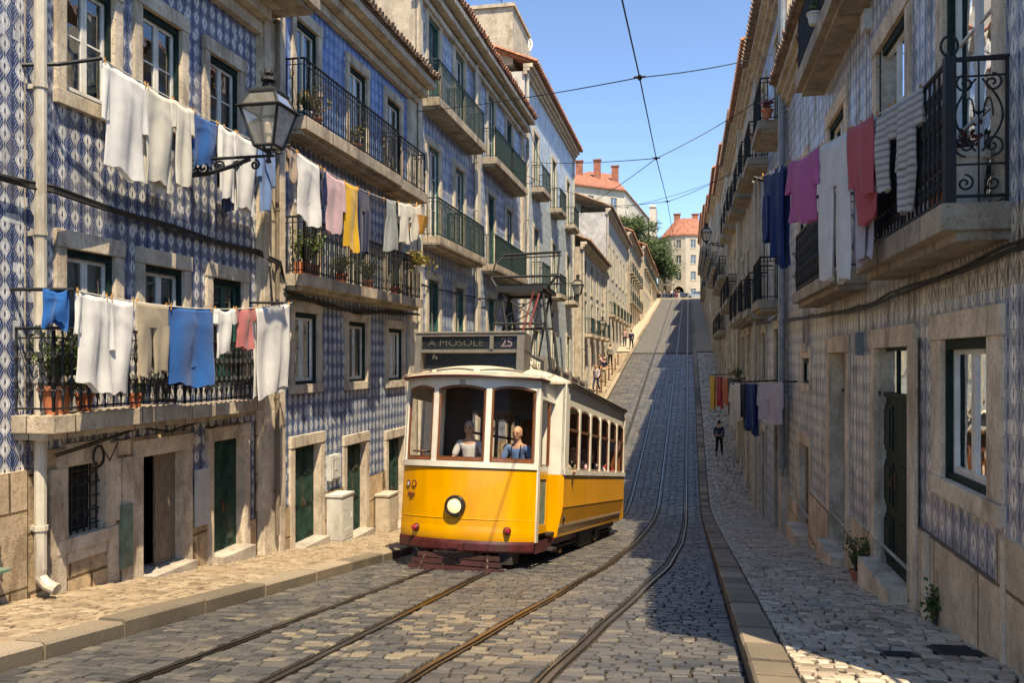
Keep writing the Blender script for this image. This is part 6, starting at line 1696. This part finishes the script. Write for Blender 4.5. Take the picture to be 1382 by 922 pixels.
tree((-6.7,166.5,11.7),12,(4.6,6.8,5.2),8500,'dark green tree with a round crown standing at the crest left of the street')
tree((-10.2,168,13.5),13,(4.4,9.8,5.2),8500,'taller dark tree behind the round one, nearer to the white hill house')
tree((-15.0,176,16.0),11,(4,7.5,4.5),2600,'tree half hidden behind the left rooftops')
tree((-4.9,175.5,11.7),9,(2.4,6.2,3.0),1800,'small tree beside the orange roofed house at the crest')
def block(name,label,poly,z0,z1,faces,wallm,roofm,ridge,over=.5,fl_h=3.0,group='houses on the hill beyond the crest',chim=(),w=1.1,hgt=1.7,base=None,arch=None,first=None):
    cx=sum(p[0] for p in poly)/len(poly); cy=sum(p[1] for p in poly)/len(poly)
    t=thing(name,label,'house',(cx,cy,z0),group)
    wl=MB(); 
    for i in range(len(poly)):
        P=Vector(poly[i]+(0,)); Q=Vector(poly[(i+1)%len(poly)]+(0,)); d=(Q-P); L=d.length; d/=L; n=Vector((d.y,-d.x,0))
        if n.dot(Vector((cx,cy,0))-(P+Q)/2)>0: n=-n
        F=lambda a,z,o,P=P,d=d,n=n:tuple(P+d*a+n*o+Vector((0,0,z)))
        wl.F=F
        if i in faces:
            nc,zs=faces[i]
            ops=[(L*(k+.5)/nc-w/2,L*(k+.5)/nc+w/2,z,z+hgt) for z in zs for k in range(nc)]
            ar=[]
            if arch and arch[0]==i: ar=[(arch[1],arch[2],z0,arch[3])]; ops=[o for o in ops if not (o[2]<arch[3]+.3 and o[1]>arch[1]-.3 and o[0]<arch[2]+.3)]
            wl.panel(0,L,z0-3,z1,[hole(o) for o in ops]+ar)
            for o in ops:
                window(t,F,*o,outer='shutter' if (int(o[0]*3)%2) else 'white_wood',lod=1,bars=1,jw=.14,lh=.15,stonem='stone_pale')
            for o in ar:
                am=MB(F); am.box(o[0],o[1],o[2]-1,o[3],-1.5,-1.45); 
                am.build('doorway','dark',t)
                # arched head
                r_=(o[1]-o[0])/2; am=MB(F); c_=(o[0]+o[1])/2
                for k in range(12):
                    a,b=PI*k/12,PI*(k+1)/12
                    p=[(c_+r_*cos(a),o[3]-r_+r_*sin(a),.02),(c_+r_*cos(b),o[3]-r_+r_*sin(b),.02),(c_+r_*cos(b)*1.0,o[3]+.05,.02),(c_+r_*cos(a)*1.0,o[3]+.05,.02)]
                    am.quad(*p)
                am.build('arch','stone_pale',t)
        else: wl.panel(0,L,z0-3,z1,[])
    wl.build('wall',wallm,t)
    m=MB(); ids=[m.raw((cx+(p[0]-cx)*1.04,cy+(p[1]-cy)*1.04,z1)) for p in poly]; ids2=[m.raw((cx+(p[0]-cx)*1.04,cy+(p[1]-cy)*1.04,z1-.3)) for p in poly]
    rd=[m.raw((cx+(p[0]-cx)*ridge[0],cy+(p[1]-cy)*ridge[0],z1+ridge[1])) for p in poly]
    for k in range(len(poly)):
        q=(k+1)%len(poly); m.face((ids[k],ids[q],rd[q],rd[k])); m.face((ids2[k],ids2[q],ids[q],ids[k]))
    m.face(rd); r=m.build('roof',roofm,t); r['_w']=t['_w']; ALLTMP.append(r)
    for (x,y,h) in chim:
        c=MB(); c.box(x-.7,x+.7,y-.5,y+.5,z1,z1+h); c.box(x-.85,x+.85,y-.65,y+.65,z1+h,z1+h+.2); c.build('chimney','roof_far',r)
    return t
# big cream house on the hill (left)
block('apartment_house','large cream hill house with a red hipped roof, seen above the left rooftops',[(-12.6,171),(-9.0,212),(-26,214),(-25,160)],14,34.2,{0:(6,[19.5,24,29]),3:(3,[20,25,30])},'far_white','roof_far',(.35,6.0),w=1.5,hgt=2.4,chim=((-22,172,6.5),(-18.5,174,7),(-15,176,6)))
block('apartment_house','white end tower of the long cream hill house',[(-9.2,205),(-7.7,205.4),(-7.7,216),(-9.4,216)],14,37.0,{},'far_white','far_white',(.9,.4),w=.9)
block('apartment_house','low terracotta house below the cream hill house',[(-20,150),(-9.8,150),(-9.8,163),(-20,163)],12,20.5,{0:(4,[14,17.4])},'far_cream','roof_far',(.3,2.5))
# curved house with orange roof at the end of the street
cp=[(-6.9,197),(-5.8,190.5),(-3.6,187.2),(-.6,186.2),(2.6,187.2),(5.2,190),(6,198),(2,204),(-4,204)]
block('apartment_house','curved cream apartment house with orange roof and arched doorway closing the street',cp,11.76,27.2,{0:(2,[13.5,17.2,20.8,24.2]),1:(1,[17.2,20.8,24.2]),2:(1,[17.2,20.8,24.2]),3:(1,[13.5,17.2,20.8,24.2]),4:(1,[13.5,17.2,20.8,24.2])},'far_cream','roof_far',(.42,4.2),w=1.15,hgt=1.9,chim=((-2.5,193,5.4),(1.5,195,5.6)),arch=(2,.45,2.75,15.9))
block('apartment_house','pale small house behind the curved apartment house',[(-1,206),(8,206),(8,216),(-1,216)],11.8,29.0,{0:(3,[26])},'far_white','roof_far',(.4,3))
# roof structures on the mint house
m=MB(FL); m.box(35.4,39.0,12.7,15.2,-4,-.6); m.box(35.3,39.1,15.2,15.35,-4.1,-.5); dm=m.build('dormer','stucco',hmint)
m=MB(FL); m.box(39.6,42,13.0,14.9,-2.4,-.7); m.build('water_tank','plate',hmint)
c=FL(40.4,15.5,-1.2); m=MB(); m.lathe(c,[(.5,-.1),(.42,-.02),(.1,.02),(.01,.02)],18,(.35,-.9,.15)); m.lathe(c,[(.56,-.12),(.56,.0),(.48,.0),(.48,-.1)],18,(.35,-.9,.15)); m.tube([c,(c[0],c[1]+.2,14.8)],.04,5)
single(m,'satellite_dish','cab','round white dish on the roof of the mint grey house','satellite dish')
# antennas
for i,(x,y,z,lb) in enumerate([(-8.3,37.2,15.3,'thin television aerial on the dormer of the mint grey house'),(-9.2,62,9.0,'thin television aerial on the low white house'),(3.4,58,12.8,'television aerial on the right row of roofs')]):
    m=MB(); m.tube([(x,y,z-1.6),(x,y,z+1.6)],.02,5)
    for k in range(5): m.tube([(x-.35+.04*k,y,z+1.5-k*.16),(x+.35-.04*k,y,z+1.5-k*.16)],.010,4)
    single(m,'roof_aerial','iron',lb,'aerial','roof aerials')

# ------------------------------------------------------------------ cleanup + camera + light
for o in bpy.data.objects:
    if '_w' in o: del o['_w']
cam=bpy.data.cameras.new('camera'); co=bpy.data.objects.new('camera',cam); col.objects.link(co); sc.camera=co
cam.sensor_width=36; cam.lens=36*1134/1382; cam.shift_y=24/1382; cam.clip_end=2000; cam.clip_start=.05
co.location=(0,0,0); co.rotation_euler=(PI/2,0,TH)
EL,PH=R(62),R(33)
sd=Vector((cos(EL)*sin(PH),-cos(EL)*cos(PH),sin(EL)))
L=bpy.data.lights.new('sun','SUN'); L.energy=3.8; L.angle=R(.5); L.color=(1,.965,.89)
lo=bpy.data.objects.new('sun',L); col.objects.link(lo); lo.rotation_euler=sd.to_track_quat('Z','Y').to_euler(); lo.location=(0,0,40)
wd=bpy.data.worlds.new('World'); sc.world=wd; wd.use_nodes=True; t=wd.node_tree
sk=t.nodes.new('ShaderNodeTexSky'); sk.sky_type='NISHITA'; sk.sun_disc=False; sk.sun_elevation=EL; sk.sun_rotation=math.atan2(sd.x,sd.y)
sk.air_density=1.0; sk.dust_density=0; sk.ozone_density=10; sk.altitude=2200
t.links.new(sk.outputs[0],t.nodes['Background'].inputs[0]); t.nodes['Background'].inputs[1].default_value=.15
vs=sc.view_settings; vs.view_transform='Standard'; vs.look='None'; vs.gamma=1; vs.exposure=1.15; vs.use_curve_mapping=False
if hasattr(vs,'use_white_balance'):
    vs.use_white_balance=True; vs.white_balance_temperature=8500
